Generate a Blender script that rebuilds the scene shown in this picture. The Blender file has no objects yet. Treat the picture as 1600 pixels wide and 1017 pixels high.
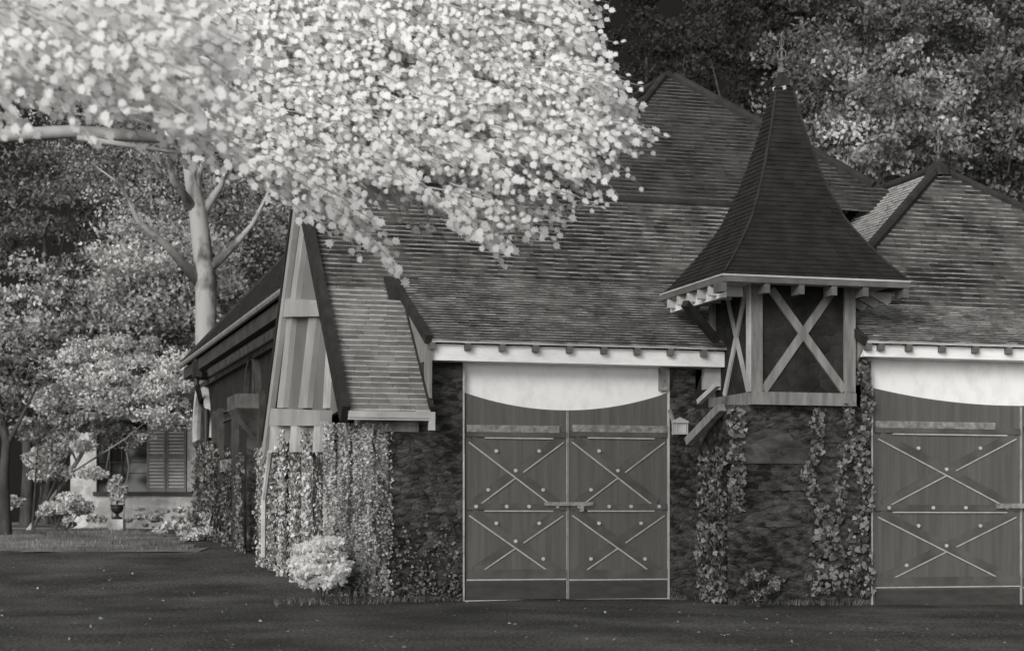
import bpy, math, random
import numpy as np
from mathutils import Vector, Matrix
random.seed(7); RNG = np.random.default_rng(11)
R = math.radians
SC = bpy.context.scene; COL = SC.collection

# ------------------------------------------------------------------ camera
F = 2950.0; HZ = 815.0; CH = 1.23; CD = 29.5          # focal (photo px), horizon row, camera height, distance
cam_d = bpy.data.cameras.new("camera"); cam = bpy.data.objects.new("camera", cam_d); COL.objects.link(cam)
cam.location = (0, -CD, CH); cam.rotation_euler = (R(90), 0, 0)
cam_d.sensor_width = 36; cam_d.lens = 36*F/1600; cam_d.shift_y = (HZ-508.5)/1600
cam_d.clip_end = 2000; cam_d.clip_start = .1
cam_d.dof.use_dof = True; cam_d.dof.focus_distance = 31; cam_d.dof.aperture_fstop = 2.2
SC.camera = cam
# ------------------------------------------------------------------ world, sun
SUN_EL, SUN_AZ = 20.0, -26.0                            # azimuth measured from straight behind the camera, minus = left
w = bpy.data.worlds.new("World"); SC.world = w; w.use_nodes = True
nt = w.node_tree; bg = nt.nodes['Background']
sky = nt.nodes.new('ShaderNodeTexSky'); sky.sky_type = 'NISHITA'; sky.sun_disc = False
sky.sun_elevation = R(SUN_EL); sky.sun_rotation = R(180+SUN_AZ*-1)
hs = nt.nodes.new('ShaderNodeHueSaturation'); hs.inputs['Saturation'].default_value = .04
nt.links.new(sky.outputs[0], hs.inputs['Color']); nt.links.new(hs.outputs[0], bg.inputs[0])
bg.inputs[1].default_value = .15
sl = bpy.data.lights.new("sun", 'SUN'); sl.energy = 2.2; sl.angle = R(30); sl.color = (1, .985, .95)
so = bpy.data.objects.new("sun", sl); COL.objects.link(so)
az = R(SUN_AZ); el = R(SUN_EL)
sd = Vector((math.sin(az)*math.cos(el), -math.cos(az)*math.cos(el), math.sin(el)))   # towards the sun
so.rotation_euler = sd.to_track_quat('Z', 'Y').to_euler(); so.location = (-10, -40, 30)
SC.view_settings.view_transform = 'Standard'; SC.view_settings.look = 'None'
SC.view_settings.exposure = 0.0; SC.view_settings.gamma = 1.0
SC.cycles.max_bounces = 6; SC.cycles.transparent_max_bounces = 8
SC.render.film_transparent = False

# ------------------------------------------------------------------ frames
TH = R(16.07); cs, sn = math.cos(TH), math.sin(TH); OX = -.77
def loc2w(u, v, z): return Vector((OX+cs*u-sn*v, sn*u+cs*v, z))
def w2loc(x, y, z): return Vector(((x-OX)*cs+y*sn, -(x-OX)*sn+y*cs, z))
def px(x, y, d):                                        # photo pixel at a depth -> world
    return Vector(((x-800)/F*d, d-CD, CH+(HZ-y)*d/F))
def U_(x, v):
    k = (x-800)/F; return (k*(CD+cs*v)+sn*v-OX)/(cs-k*sn)
def V_(x, u):
    k = (x-800)/F; return (OX+cs*u-k*(CD+sn*u))/(sn+k*cs)
def P(x, y, v):                                         # pixel on a front-facing plane at v -> (u, z)
    u = U_(x, v); d = CD+sn*u+cs*v; return (u, CH+(HZ-y)*d/F)
def Q(x, y, u):                                         # pixel on a side-facing plane at u -> (v, z)
    v = V_(x, u); d = CD+sn*u+cs*v; return (v, CH+(HZ-y)*d/F)
CAML = w2loc(0, -CD, CH)
def hit(x, y, O, n):                                    # pixel ray on a plane, building frame
    a, b = (x-800)/F, (HZ-y)/F
    dr = Vector((a*cs+sn, -a*sn+cs, b)); O = Vector(O); n = Vector(n)
    return CAML + dr*((O-CAML).dot(n)/dr.dot(n))

# ------------------------------------------------------------------ materials
def tone(v): 
    k = min(1, max(0, v/.5)); return (v*1.0, v*(.962+.03*k), v*(.885+.095*k), 1)
def nd(t, typ, **kw):
    n = t.nodes.new(typ)
    for k, a in kw.items():
        if k in n.inputs: n.inputs[k].default_value = a
        else: setattr(n, k, a)
    return n
def mat(name, lo, hi, scale=6, detail=6, rough=.85, bump=.0, bscale=None, stretch=(1,1,1), p0=.35, p1=.65,
        island=0., planks=None, trans=0., voro=None, spec=.25, big=None):
    m = bpy.data.materials.new(name); m.use_nodes = True; t = m.node_tree; b = t.nodes['Principled BSDF']
    b.inputs['Roughness'].default_value = rough; b.inputs['Specular IOR Level'].default_value = spec
    tc = nd(t, 'ShaderNodeTexCoord'); mp = nd(t, 'ShaderNodeMapping'); mp.inputs['Scale'].default_value = stretch
    t.links.new(tc.outputs['Object'], mp.inputs[0])
    no = nd(t, 'ShaderNodeTexNoise', Scale=scale, Detail=detail, Roughness=.6); t.links.new(mp.outputs[0], no.inputs['Vector'])
    fac = no.outputs['Fac']
    if island:
        ge = nd(t, 'ShaderNodeNewGeometry'); mr = nd(t, 'ShaderNodeMapRange'); mr.inputs['To Min'].default_value = -island; mr.inputs['To Max'].default_value = island
        t.links.new(ge.outputs['Random Per Island'], mr.inputs[0])
        ad = nd(t, 'ShaderNodeMath', operation='ADD'); t.links.new(fac, ad.inputs[0]); t.links.new(mr.outputs[0], ad.inputs[1]); fac = ad.outputs[0]
    if big:
        m2 = nd(t, 'ShaderNodeMapping'); m2.inputs['Scale'].default_value = big[1]; t.links.new(tc.outputs['Object'], m2.inputs[0])
        nb_ = nd(t, 'ShaderNodeTexNoise', Scale=big[0], Detail=5); t.links.new(m2.outputs[0], nb_.inputs['Vector'])
        mr = nd(t, 'ShaderNodeMapRange'); mr.inputs['From Min'].default_value = .3; mr.inputs['From Max'].default_value = .7; mr.inputs['To Min'].default_value = -big[2]; mr.inputs['To Max'].default_value = big[2]
        t.links.new(nb_.outputs['Fac'], mr.inputs[0]); ad = nd(t, 'ShaderNodeMath', operation='ADD'); t.links.new(fac, ad.inputs[0]); t.links.new(mr.outputs[0], ad.inputs[1]); fac = ad.outputs[0]
    if voro:
        vo = nd(t, 'ShaderNodeTexVoronoi', Scale=voro[0]); vo.feature = 'F1'; t.links.new(mp.outputs[0], vo.inputs['Vector'])
        sp = nd(t, 'ShaderNodeSeparateColor'); t.links.new(vo.outputs['Color'], sp.inputs[0])
        mr = nd(t, 'ShaderNodeMapRange'); mr.inputs['To Min'].default_value = -voro[1]; mr.inputs['To Max'].default_value = voro[1]
        t.links.new(sp.outputs[0], mr.inputs[0]); ad = nd(t, 'ShaderNodeMath', operation='ADD')
        t.links.new(fac, ad.inputs[0]); t.links.new(mr.outputs[0], ad.inputs[1]); fac = ad.outputs[0]
    cr = nd(t, 'ShaderNodeValToRGB'); cr.color_ramp.elements[0].position = p0; cr.color_ramp.elements[1].position = p1
    cr.color_ramp.elements[0].color = tone(lo); cr.color_ramp.elements[1].color = tone(hi)
    t.links.new(fac, cr.inputs[0]); col = cr.outputs[0]
    if planks:                                          # (axis, width m, darkness)
        sx = nd(t, 'ShaderNodeSeparateXYZ'); t.links.new(tc.outputs['Object'], sx.inputs[0])
        dv = nd(t, 'ShaderNodeMath', operation='DIVIDE'); dv.inputs[1].default_value = planks[1]; t.links.new(sx.outputs[planks[0]], dv.inputs[0])
        fr = nd(t, 'ShaderNodeMath', operation='FRACT'); t.links.new(dv.outputs[0], fr.inputs[0])
        lt = nd(t, 'ShaderNodeMath', operation='LESS_THAN'); lt.inputs[1].default_value = .08; t.links.new(fr.outputs[0], lt.inputs[0])
        mu = nd(t, 'ShaderNodeMath', operation='MULTIPLY'); mu.inputs[1].default_value = abs(planks[2]); t.links.new(lt.outputs[0], mu.inputs[0])
        mx = nd(t, 'ShaderNodeMix'); mx.data_type = 'RGBA'; t.links.new(mu.outputs[0], mx.inputs[0]); t.links.new(col, mx.inputs[6])
        mx.inputs[7].default_value = tone(hi*1.9 if planks[2] > 0 else lo*.5); col = mx.outputs[2]
    t.links.new(col, b.inputs['Base Color'])
    if bump:
        n2 = nd(t, 'ShaderNodeTexNoise', Scale=bscale or scale*3, Detail=5); t.links.new(mp.outputs[0], n2.inputs['Vector'])
        bp = nd(t, 'ShaderNodeBump', Strength=bump, Distance=.03); t.links.new(n2.outputs['Fac'], bp.inputs['Height'])
        if voro:
            ve = nd(t, 'ShaderNodeTexVoronoi', Scale=voro[0]); ve.feature = 'DISTANCE_TO_EDGE'; t.links.new(mp.outputs[0], ve.inputs['Vector'])
            mr = nd(t, 'ShaderNodeMapRange'); mr.inputs['From Max'].default_value = .12; t.links.new(ve.outputs[0], mr.inputs[0])
            ad = nd(t, 'ShaderNodeMath', operation='ADD'); t.links.new(mr.outputs[0], ad.inputs[0]); t.links.new(n2.outputs['Fac'], ad.inputs[1]); t.links.new(ad.outputs[0], bp.inputs['Height'])
        t.links.new(bp.outputs[0], b.inputs['Normal'])
    if trans:
        tr = nd(t, 'ShaderNodeBsdfTranslucent'); t.links.new(col, tr.inputs[0]); ms = nd(t, 'ShaderNodeMixShader'); ms.inputs[0].default_value = trans
        t.links.new(b.outputs[0], ms.inputs[1]); t.links.new(tr.outputs[0], ms.inputs[2])
        t.links.new(ms.outputs[0], t.nodes['Material Output'].inputs[0])
    return m
M = {}
M['tile_dark'] = mat('very dark roof tile', .014, .07, 1.2, 6, bump=.4, bscale=30, island=.1, p0=.36, p1=.8)
M['stone'] = mat('dark rubble stone', .014, .15, 6, 9, bump=.6, bscale=22, voro=(7.5, .09), stretch=(.8,1,1.7), p0=.36, p1=.84, big=(.8,(1,1,.8),.12))
M['stone_pale'] = mat('paler rubble stone', .035, .13, 2.2, 8, bump=.2, bscale=14, voro=(5, .16), stretch=(1,1,1.8), p0=.3, p1=.8)
M['corner_stone'] = mat('pale streaky corner stone', .1, .32, 2.5, 8, bump=.3, stretch=(1,1,.5), p0=.35, p1=.7)
M['tile'] = mat('dark roof tile', .016, .12, 1.2, 6, bump=.4, bscale=30, island=.11, p0=.36, p1=.76, big=(.45,(1,1,1),.14))  # broad noise paints light-and-shade dapples into the tile colour
M['butt'] = mat('pale tile shadow line', .13, .43, 3, 4, p0=.4, p1=.66)  # course shadows painted onto the tile edges, pale because tones are inverted
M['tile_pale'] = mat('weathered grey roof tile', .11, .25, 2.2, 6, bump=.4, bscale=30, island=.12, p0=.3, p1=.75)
M['butt_pale'] = mat('pale grey tile shadow line', .35, .6, 5, 4)  # same painted course shadows for the paler tiles
M['shingle'] = mat('dark tower shingle', .014, .026, 3, 5, island=.1)
M['butt_mid'] = mat('dim tile shadow line', .06, .16, 3, 4)  # fainter painted course shadows for the upper roof
M['butt_dark'] = mat('dark shingle shadow line', .028, .045, 5, 4)  # faint painted course shadows, a little paler than the shingle
M['verge'] = mat('dark verge board', .022, .04, 4, 4)
M['timber'] = mat('grey painted timber', .17, .31, 3, 6, stretch=(3,3,.5), bump=.2, bscale=20)
M['baygrey'] = mat('bay grey', .06, .16, 2, 4)
M['tailgrey'] = mat('mid grey timber end', .1, .16, 3, 5)
M['timber_pale'] = mat('pale painted timber', .36, .58, 1.6, 6, bump=.1)
M['white'] = mat('inverted dark opening', .8, .92, 5, 8, p0=.3, p1=.55, stretch=(1,1,.6), bump=.1)  # stands for the dark openings above the doors, tone inverted
M['frieze'] = mat('pale frieze with painted eave glow', .68, .93, 1.6, 6, stretch=(1,1,2.5), p0=.3, p1=.62)  # near-white paints the shade under the eaves as an inverted glow
M['board'] = mat('grey door boarding', .096, .13, 2.0, 9, stretch=(5,1,.3), planks=(0, .105, .12), bump=.15, bscale=12)
M['brace'] = mat('grey door brace', .075, .125, 2.5, 6, stretch=(1,1,1))
M['brace_dark'] = mat('dark kick board', .048, .07, 2.5, 6, stretch=(1,1,3))
M['edge'] = mat('pale brace shadow line', .36, .5, 8, 3)  # shadow under braces and rails, painted pale in inverted tone
M['strap'] = mat('worn pale hinge strap', .14, .34, 9, 6)
M['bolt'] = mat('pale bolt', .45, .6, 8, 3)
M['panel'] = mat('dark infill', .014, .04, 2.0, 7, bump=.3, voro=(5, .1))
M['gpanel'] = mat('gable boarding', .13, .2, .9, 3, stretch=(1,.5,.3), p0=.35, p1=.6)
M['gpale'] = mat('pale gable timber', .3, .42, .6, 3, stretch=(1,1.5,1.5))
M['wing'] = mat('black stained wall', .014, .03, 1.5, 6, bump=.2)
M['wingtrim'] = mat('grey trim', .035, .075, 3, 5)
M['glass'] = mat('dark glass', .008, .012, 3, 2, rough=.12, spec=.5)
M['lead'] = mat('dark lead', .02, .035, 5, 4, rough=.5)
M['leaf_near'] = mat('pale near leaf', .86, .97, .9, 3, island=.12, p0=.2, p1=.6, trans=.5, rough=.6)
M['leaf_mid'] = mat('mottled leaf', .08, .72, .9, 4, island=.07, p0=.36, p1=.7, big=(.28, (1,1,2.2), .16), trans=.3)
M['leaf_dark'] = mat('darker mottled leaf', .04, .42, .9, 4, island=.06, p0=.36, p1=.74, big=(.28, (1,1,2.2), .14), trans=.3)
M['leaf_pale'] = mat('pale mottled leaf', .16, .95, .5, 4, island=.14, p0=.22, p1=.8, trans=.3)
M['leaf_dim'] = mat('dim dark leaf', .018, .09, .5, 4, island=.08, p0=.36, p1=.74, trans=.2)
M['ivy'] = mat('pale ivy leaf', .18, .75, 2.0, 6, island=.16, p0=.34, p1=.7, stretch=(1.3,1.3,.55), trans=.2)
M['ivy_dark'] = mat('grey ivy leaf', .03, .3, 1.3, 4, island=.34, p0=.25, p1=.85, trans=.2)
M['vine'] = mat('vine leaf', .05, .4, 2, 4, island=.36, p0=.25, p1=.9, trans=.2)
M['bark'] = mat('blotchy pale bark', .1, .34, 1.3, 3, stretch=(1,1,.6), p0=.38, p1=.52, bump=.3)
M['bark_near'] = mat('pale bark', .3, .48, 3, 5, stretch=(1,1,.6), bump=.2)
M['bark_dark'] = mat('dark bark', .03, .08, 3, 5, stretch=(1,1,.4), bump=.4)
M['drive'] = mat('dark gravel drive', .018, .26, 24, 6, p0=.42, p1=.86, bump=.6, bscale=40, big=(.5,(1,.8,1),.1))
M['lawn'] = mat('mottled lawn', .04, .3, .25, 10, p0=.36, p1=.64, bump=.6, bscale=9)
M['litter'] = mat('fallen leaf', .12, .5, 2, 3, island=.4, p0=.2, p1=.9)
M['shutter'] = mat('grey louvred shutter', .18, .26, 6, 3)
M['farwall'] = mat('pale far wall', .35, .65, 1.2, 6, voro=(4,.1))
M['iron'] = mat('pale finial metal', .1, .18, 6, 3)

# ------------------------------------------------------------------ mesh building
class MB:
    def __init__(s): s.v = []; s.f = []; s.m = []
    def add(s, vs, fs, m=0):
        o = len(s.v); s.v += [tuple(a) for a in vs]
        for f in fs: s.f.append(tuple(o+i for i in f)); s.m.append(m)
    def box(s, a, b, m=0):
        (x0,y0,z0), (x1,y1,z1) = a, b
        s.add([(x0,y0,z0),(x1,y0,z0),(x1,y1,z0),(x0,y1,z0),(x0,y0,z1),(x1,y0,z1),(x1,y1,z1),(x0,y1,z1)],
              [(0,3,2,1),(4,5,6,7),(0,1,5,4),(1,2,6,5),(2,3,7,6),(3,0,4,7)], m)
    def prism(s, poly, a, b, axis='v', m=0, mside=None):  # polygon extruded along v (poly = u,z), u (v,z) or z (u,v)
        n = len(poly)
        def mk(p, t): return {'v': (p[0], t, p[1]), 'u': (t, p[0], p[1]), 'z': (p[0], p[1], t)}[axis]
        vs = [mk(p, a) for p in poly]+[mk(p, b) for p in poly]
        s.add(vs, [tuple(range(n)), tuple(range(2*n-1, n-1, -1))], m)
        s.add(vs, [(i, (i+1) % n, n+(i+1) % n, n+i) for i in range(n)], m if mside is None else mside)
    def bar(s, p, q, w, h, m=0, up=(0,0,1)):
        p, q = Vector(p), Vector(q); d = (q-p).normalized(); up = Vector(up)
        if abs(d.dot(up)) > .98: up = Vector((0,1,0))
        a = d.cross(up).normalized(); b = a.cross(d).normalized()
        vs = [c+a*i*w/2+b*j*h/2 for c in (p, q) for i, j in ((-1,-1),(1,-1),(1,1),(-1,1))]
        s.add(vs, [(0,3,2,1),(4,5,6,7),(0,1,5,4),(1,2,6,5),(2,3,7,6),(3,0,4,7)], m)
    def tube(s, pts, rad, n=8, m=0):
        pts = [Vector(p) for p in pts]; rings = []
        for i, p in enumerate(pts):
            d = (pts[min(i+1, len(pts)-1)]-pts[max(i-1, 0)]).normalized()
            a = d.cross(Vector((.13,.97,.2))).normalized(); b = a.cross(d)
            r = rad[i] if hasattr(rad, '__len__') else rad
            rings.append([p+(a*math.cos(2*math.pi*k/n)+b*math.sin(2*math.pi*k/n))*r for k in range(n)])
        vs = [v for r in rings for v in r]; fs = []
        for i in range(len(pts)-1):
            for k in range(n): fs.append((i*n+k, i*n+(k+1) % n, (i+1)*n+(k+1) % n, (i+1)*n+k))
        fs.append(tuple(range(n))[::-1]); fs.append(tuple((len(pts)-1)*n+k for k in range(n)))
        s.add(vs, fs, m)
    def lathe(s, c, prof, n=12, m=0):                   # prof = (radius, z)
        vs = []; fs = []
        for r, z in prof:
            for k in range(n): vs.append((c[0]+r*math.cos(2*math.pi*k/n), c[1]+r*math.sin(2*math.pi*k/n), c[2]+z))
        for i in range(len(prof)-1):
            for k in range(n): fs.append((i*n+k, i*n+(k+1) % n, (i+1)*n+(k+1) % n, (i+1)*n+k))
        fs.append(tuple(range(n))[::-1]); fs.append(tuple((len(prof)-1)*n+k for k in range(n)))
        s.add(vs, fs, m)
    def build(s, name, mats, parent=None, label=None, smooth=False):
        me = bpy.data.meshes.new(name); me.from_pydata(s.v, [], s.f)
        for k in (mats if isinstance(mats, (list, tuple)) else [mats]): me.materials.append(M[k])
        me.polygons.foreach_set('material_index', s.m)
        if smooth: me.polygons.foreach_set('use_smooth', [True]*len(s.f))
        me.update(); o = bpy.data.objects.new(name, me); COL.objects.link(o)
        if parent: o.parent = parent
        if label: o['label'] = label
        return o
def empty(name, loc, rz, label, cat, group=None):
    o = bpy.data.objects.new(name, None); COL.objects.link(o); o.location = loc; o.rotation_euler = (0,0,rz)
    o['label'] = label; o['category'] = cat
    if group: o['group'] = group
    return o
def tag(o, label, cat, group=None):
    o['label'] = label; o['category'] = cat
    if group: o['group'] = group
    return o
def kind(o, k): o['kind'] = k; return o

# ------------------------------------------------------------------ ground
def gh(x, y):
    z = 0.
    if y > 0: z = min(y, 20)*.044*min(1, y/3) if y < 20 else .88+min(y-20, 40)*.008
    if x > 1 and y < 12: z -= min(x-1, 7)*.018
    return z
def sheet(name, xs, ys, m, dz=0., keep=None):
    b = MB(); idx = {}
    for i, x in enumerate(xs):
        for j, y in enumerate(ys):
            idx[i, j] = len(b.v)
            b.v.append((x, y, gh(x, y)+dz+(random.uniform(-.01,.01) if abs(x) < 20 and y < 40 else 0)))
    for i in range(len(xs)-1):
        for j in range(len(ys)-1):
            if keep and not keep((xs[i]+xs[i+1])/2, (ys[j]+ys[j+1])/2): continue
            b.f.append((idx[i,j], idx[i+1,j], idx[i+1,j+1], idx[i,j+1])); b.m.append(0)
    return kind(b.build(name, m, smooth=True), 'structure')
gx = [-400,-150,-60]+[-30+.6*i for i in range(101)]+[60,150,400]
gy = [-300,-100,-40]+[-24+.5*i for i in range(121)]+[40,50,60,90,150,400]
sheet('ground', gx, gy, 'drive')
lx = [-60+.5*i for i in range(115)]; ly = [9+.5*i for i in range(110)]
def lawn_keep(x, y):
    u = w2loc(x, y, 0)
    return y > 12.6+.35*math.sin(x*.9)+(.35*(x+6) if x > -6 else 0) and u.x < -2.4
sheet('lawn', lx, ly, 'lawn', .012, lawn_keep)

# sky backdrop: far behind the trees
b = MB(); n = 40
for k in range(n+1):
    a = R(-15+210*k/n)
    for z in (-5, 60, 140): b.v.append((260*math.cos(a), 20+260*math.sin(a), z))
for k in range(n):
    for j in range(2): b.f.append((k*3+j, k*3+3+j, k*3+4+j, k*3+1+j)); b.m.append(0)
m = bpy.data.materials.new('dark sky'); m.use_nodes = True; t = m.node_tree; t.nodes.remove(t.nodes['Principled BSDF'])
e = nd(t, 'ShaderNodeEmission'); no = nd(t, 'ShaderNodeTexNoise', Scale=.01, Detail=4); tc = nd(t, 'ShaderNodeTexCoord')
cr = nd(t, 'ShaderNodeValToRGB'); cr.color_ramp.elements[0].color = tone(.015); cr.color_ramp.elements[1].color = tone(.022)
t.links.new(tc.outputs['Object'], no.inputs['Vector']); t.links.new(no.outputs[0], cr.inputs[0]); t.links.new(cr.outputs[0], e.inputs[0]); t.links.new(e.outputs[0], t.nodes['Material Output'].inputs[0])
M['sky'] = m
kind(b.build('sky', 'sky'), 'structure')

# ------------------------------------------------------------------ carriage house
H = empty('carriage_house', loc2w(0,0,0), TH, 'dark stone carriage house with steep tiled roofs, a spired corner tower and boarded double doors', 'building')
UG = -2.0                                               # gable plane
V0 = 0.; VR = -1.35                                     # front wall, projecting right block
US = U_(1137, VR)                                       # left side of right block
D1a, D1b = U_(723, V0), U_(1046, V0); D1t = P(880, 570, V0)[1]
D2a = U_(1361, VR); D2b = D2a+4.75; D2t = P(1450, 562, VR)[1]
TB = P(1250, 633, VR)[1]                                # underside of the tower box
UE = 14.2
def wallbox(b, u0, u1, v0, v1, z0, z1, m=0): b.box((u0,v0,z0), (u1,v1,z1), m)
b = MB()
wallbox(b, UG+.38, U_(607,0), V0, V0+.5, -.4, 3.02); b.build('corner_wall', 'corner_stone', H, 'paler wall behind the ivy curtain'); b = MB()
wallbox(b, U_(607,0), -.62, V0, V0+.5, -.4, 3.02)
wallbox(b, -.62, D1a, V0, V0+.5, -.4, D1t)
b.build('front_wall', 'stone', H); b = MB()
wallbox(b, D1b, US, V0, V0+.5, -.4, D1t)
b.build('front_wall', 'stone', H)
b = MB(); wallbox(b, US, D2a, VR, V0+.5, -.4, TB-.01); b.build('tower_base_wall', 'stone', H)
b = MB(); wallbox(b, D2b, UE, VR, V0+.5, -.4, D2t); wallbox(b, D2a, D2b, V0+.1, V0+.5, -.4, D2t); b.build('right_wall', 'stone', H)
b = MB(); b.prism([(V0+.51,-.4),(7.2,-.4),(7.2,2.6),(V0+.51,2.6)], UG+.38, UG+.8, 'u'); b.build('gable_wall', 'stone', H)
# arched blocked opening in tower base
b = MB(); cu, cz = P(1205, 724, VR); r = U_(1265, VR)-U_(1205, VR)
poly = [(cu+r*math.cos(a), cz+r*.82*math.sin(a)) for a in np.linspace(0, math.pi, 14)]
b.prism(poly, VR-.03, VR+.05); 
b.build('blocked_arch', 'stone_pale', H, 'paler stones filling a low arch in the tower base')
for (xa, xb, yy) in ((1185,1262,762),(1196,1250,818)):
    ua, ub = U_(xa, VR), U_(xb, VR); z = P(1200, yy, VR)[1]; k = 26
    us = [ua+(ub-ua)*i/k for i in range(k+1)]
    poly = [(u, z-.03-random.random()*.025) for u in us]+[(u, z+.02+random.random()*.03) for u in us[::-1]]
    b = MB(); b.prism(poly, VR-.03, VR+.04); b.build('stone_ledge', 'stone_pale', H)

# --- tiled roofs
def tiles(b, O, eu, et, T, uL, uR, expo=.115, tw=.2, h=.022, ma=0, mb=1, jit=.008, lip=.014):
    O, eu, et = Vector(O), Vector(eu).normalized(), Vector(et).normalized(); n = eu.cross(et).normalized()
    k = int(math.ceil(T/expo)); 
    for i in range(k):
        t0, t1 = i*expo, min((i+1)*expo+.01, T)
        a0, b0, a1, b1 = uL(t0), uR(t0), uL(t1), uR(t1)
        A, B = min(a0, a1), max(b0, b1); x = A-random.random()*tw; wob = random.uniform(-.003,.003)
        while x < B:
            ww = tw*random.uniform(.75,1.25); xa, xb = x, x+ww-.004; x += ww
            if xb < A or xa > B: continue
            c0, c1 = min(max(xa, a0), b0), min(max(xb, a0), b0); e0, e1 = min(max(xa, a1), b1), min(max(xb, a1), b1)
            if c1-c0 < .004 and e1-e0 < .004: continue
            jt = random.uniform(-jit, jit)+wob; hh = h*random.uniform(.7,1.35)
            p0 = O+eu*c0+et*(t0+jt); p1 = O+eu*c1+et*(t0+jt+random.uniform(-jit,jit)*.4); p2 = O+eu*e1+et*t1; p3 = O+eu*e0+et*t1
            o = len(b.v); b.v += [tuple(p0+n*hh), tuple(p1+n*hh), tuple(p2+n*.003), tuple(p3+n*.003), tuple(p0-n*.003-et*lip), tuple(p1-n*.003-et*lip)]
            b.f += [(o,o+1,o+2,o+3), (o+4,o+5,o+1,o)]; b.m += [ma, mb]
ZE, SL = 2.93, 1.02; VE = -.4; VK, ZK = 1.66, 2.93+1.02*2.06
VRG = 3.6; ZR = ZE+SL*(VRG-VE)
et = Vector((0,1,SL)).normalized(); lenv = math.sqrt(1+SL*SL)
TK = (VK-VE)*lenv; TR = (VRG-VE)*lenv
UK = -.62                                               # where the raised eave starts
nf = Vector((0,-SL,1))
b = MB()
tiles(b, (0,VE,ZE), (1,0,0), et, TK, lambda t: UG+.12, lambda t: UK, expo=.125, tw=.3, ma=0, mb=1)
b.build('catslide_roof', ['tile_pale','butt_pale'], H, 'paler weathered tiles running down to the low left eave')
b = MB(); O2 = Vector((0,VE,ZE))+et*TK
hl = U_(900, 3.6)
tiles(b, O2, (1,0,0), et, TR-TK, lambda t: UG+.12, lambda t: 7.4, expo=.122, tw=.24)
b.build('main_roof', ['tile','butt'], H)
# upper hipped roof
O3 = Vector((0,VRG,ZR)); pk = hit(1045, 122, O3, nf); TU = (pk.y-VRG)*lenv
rr = hit(1365, 292, O3, nf); ll = hit(880, 290, O3, nf)
def mixf(a, b_, T): return lambda t: a+(b_-a)*t/T
b = MB(); tiles(b, O3+Vector((0,.05,.05)), (1,0,0), et, TU, mixf(ll.x, pk.x-.1, TU), lambda t: pk.x+.1+(rr.x-pk.x)*(1-t/TU)*TU/((pk.y-rr.y)*lenv), expo=.12, tw=.22)
b.build('upper_roof', ['tile_dark','butt_mid'], H)
b = MB()
b.tube([(UG,VRG,ZR+.02),(7.0,VRG+.02,ZR+.02)], .07, 8)
b.tube([pk+Vector((-.1,0,.03)), (ll.x, VRG, ZR+.04)], .07, 8); b.tube([pk+Vector((.1,0,.03)), rr+Vector((0,0,.03))], .1, 8)
b.tube([pk+Vector((0,0,.05)), pk+Vector((0,5,.05))], .1, 8)
b.build('ridge_tiles', 'verge', H)
b = MB()                                                # hidden flanks close the upper roof
b.add([ll-Vector((0,0,.02)), pk-Vector((0,0,.02)), pk+Vector((0,5,-.02)), (ll.x-3, pk.y+5, ZR), (rr.x+3, pk.y+5, ZR), rr-Vector((0,0,.02))], [(0,1,2,3),(1,5,4,2)])
b.build('roof_flank', 'verge', H)
# underlay below tiles, and rear slope
b = MB()
def under(ua, ub, va, za, vb, zb, th=.09): b.prism([(va,za-.006),(vb,zb-.006),(vb,zb-th),(va,za-th)], ua, ub, 'u')
under(UG+.1, UK, VE, ZE, VK, ZK); under(UG+.1, 7.4, VK, ZK, VRG, ZR)
b.prism([(VRG,ZR-.006),(VRG,ZR-.12),(7.6,2.75),(7.6,2.9)], UG+.05, 6.5, 'u')
b.build('roof_deck', 'verge', H)
# raised front eave (kick) above door one
def kick(b, ua, ub, va, za, vb, zb, expo=.105):
    e = Vector((0,vb-va,zb-za)); tiles(b, (0,va,za), (1,0,0), e, e.length, lambda t: ua, lambda t: ub, expo=expo, tw=.19, h=.02, lip=.006, jit=.004)
VKE, ZKE = -.4, 4.02
UT = U_(1190, 0)
b = MB(); kick(b, UK, UT, VKE, ZKE, VK+.25, ZK+.25*.99+.02); b.build('door_roof', ['tile','butt'], H)
b = MB(); under(UK+.0, UT, VKE, ZKE, VK+.2, ZK+.2, .035); b.build('eave_deck', 'timber_pale', H)
# verge boards and cheek of the raised eave
b = MB()
b.bar((UK-.03, VKE-.02, ZKE+.0), (UK-.03, VK+.05, ZK+.05), .1, .14); 
b.build('verge_board', 'verge', H)
b = MB(); b.prism([(VKE+.03,ZKE-.09),(VK-.1,ZK-.07),(VKE+.12,ZE+.25),(VKE+.05,ZE+.2)], UK+.0, UK+.04, 'u'); b.build('eave_cheek', 'timber', H)
b = MB(); b.bar((UK+.02, VE-.02, ZE+.02), (UK+.02, VK-.1, ZK-.08), .07, .12); b.build('verge_board', 'verge', H)
# lead flashing where the roofs part
a = P(604, 446, VK-.1); c = P(656, 446, VK-.1)
b = MB(); b.prism([(VK-.25,ZK-.20),(VK+.12,ZK+.17),(VK+.12,ZK+.22),(VK-.25,ZK-.14)], a[0], c[0]+.02, 'u'); b.build('flashing', 'lead', H)
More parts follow.
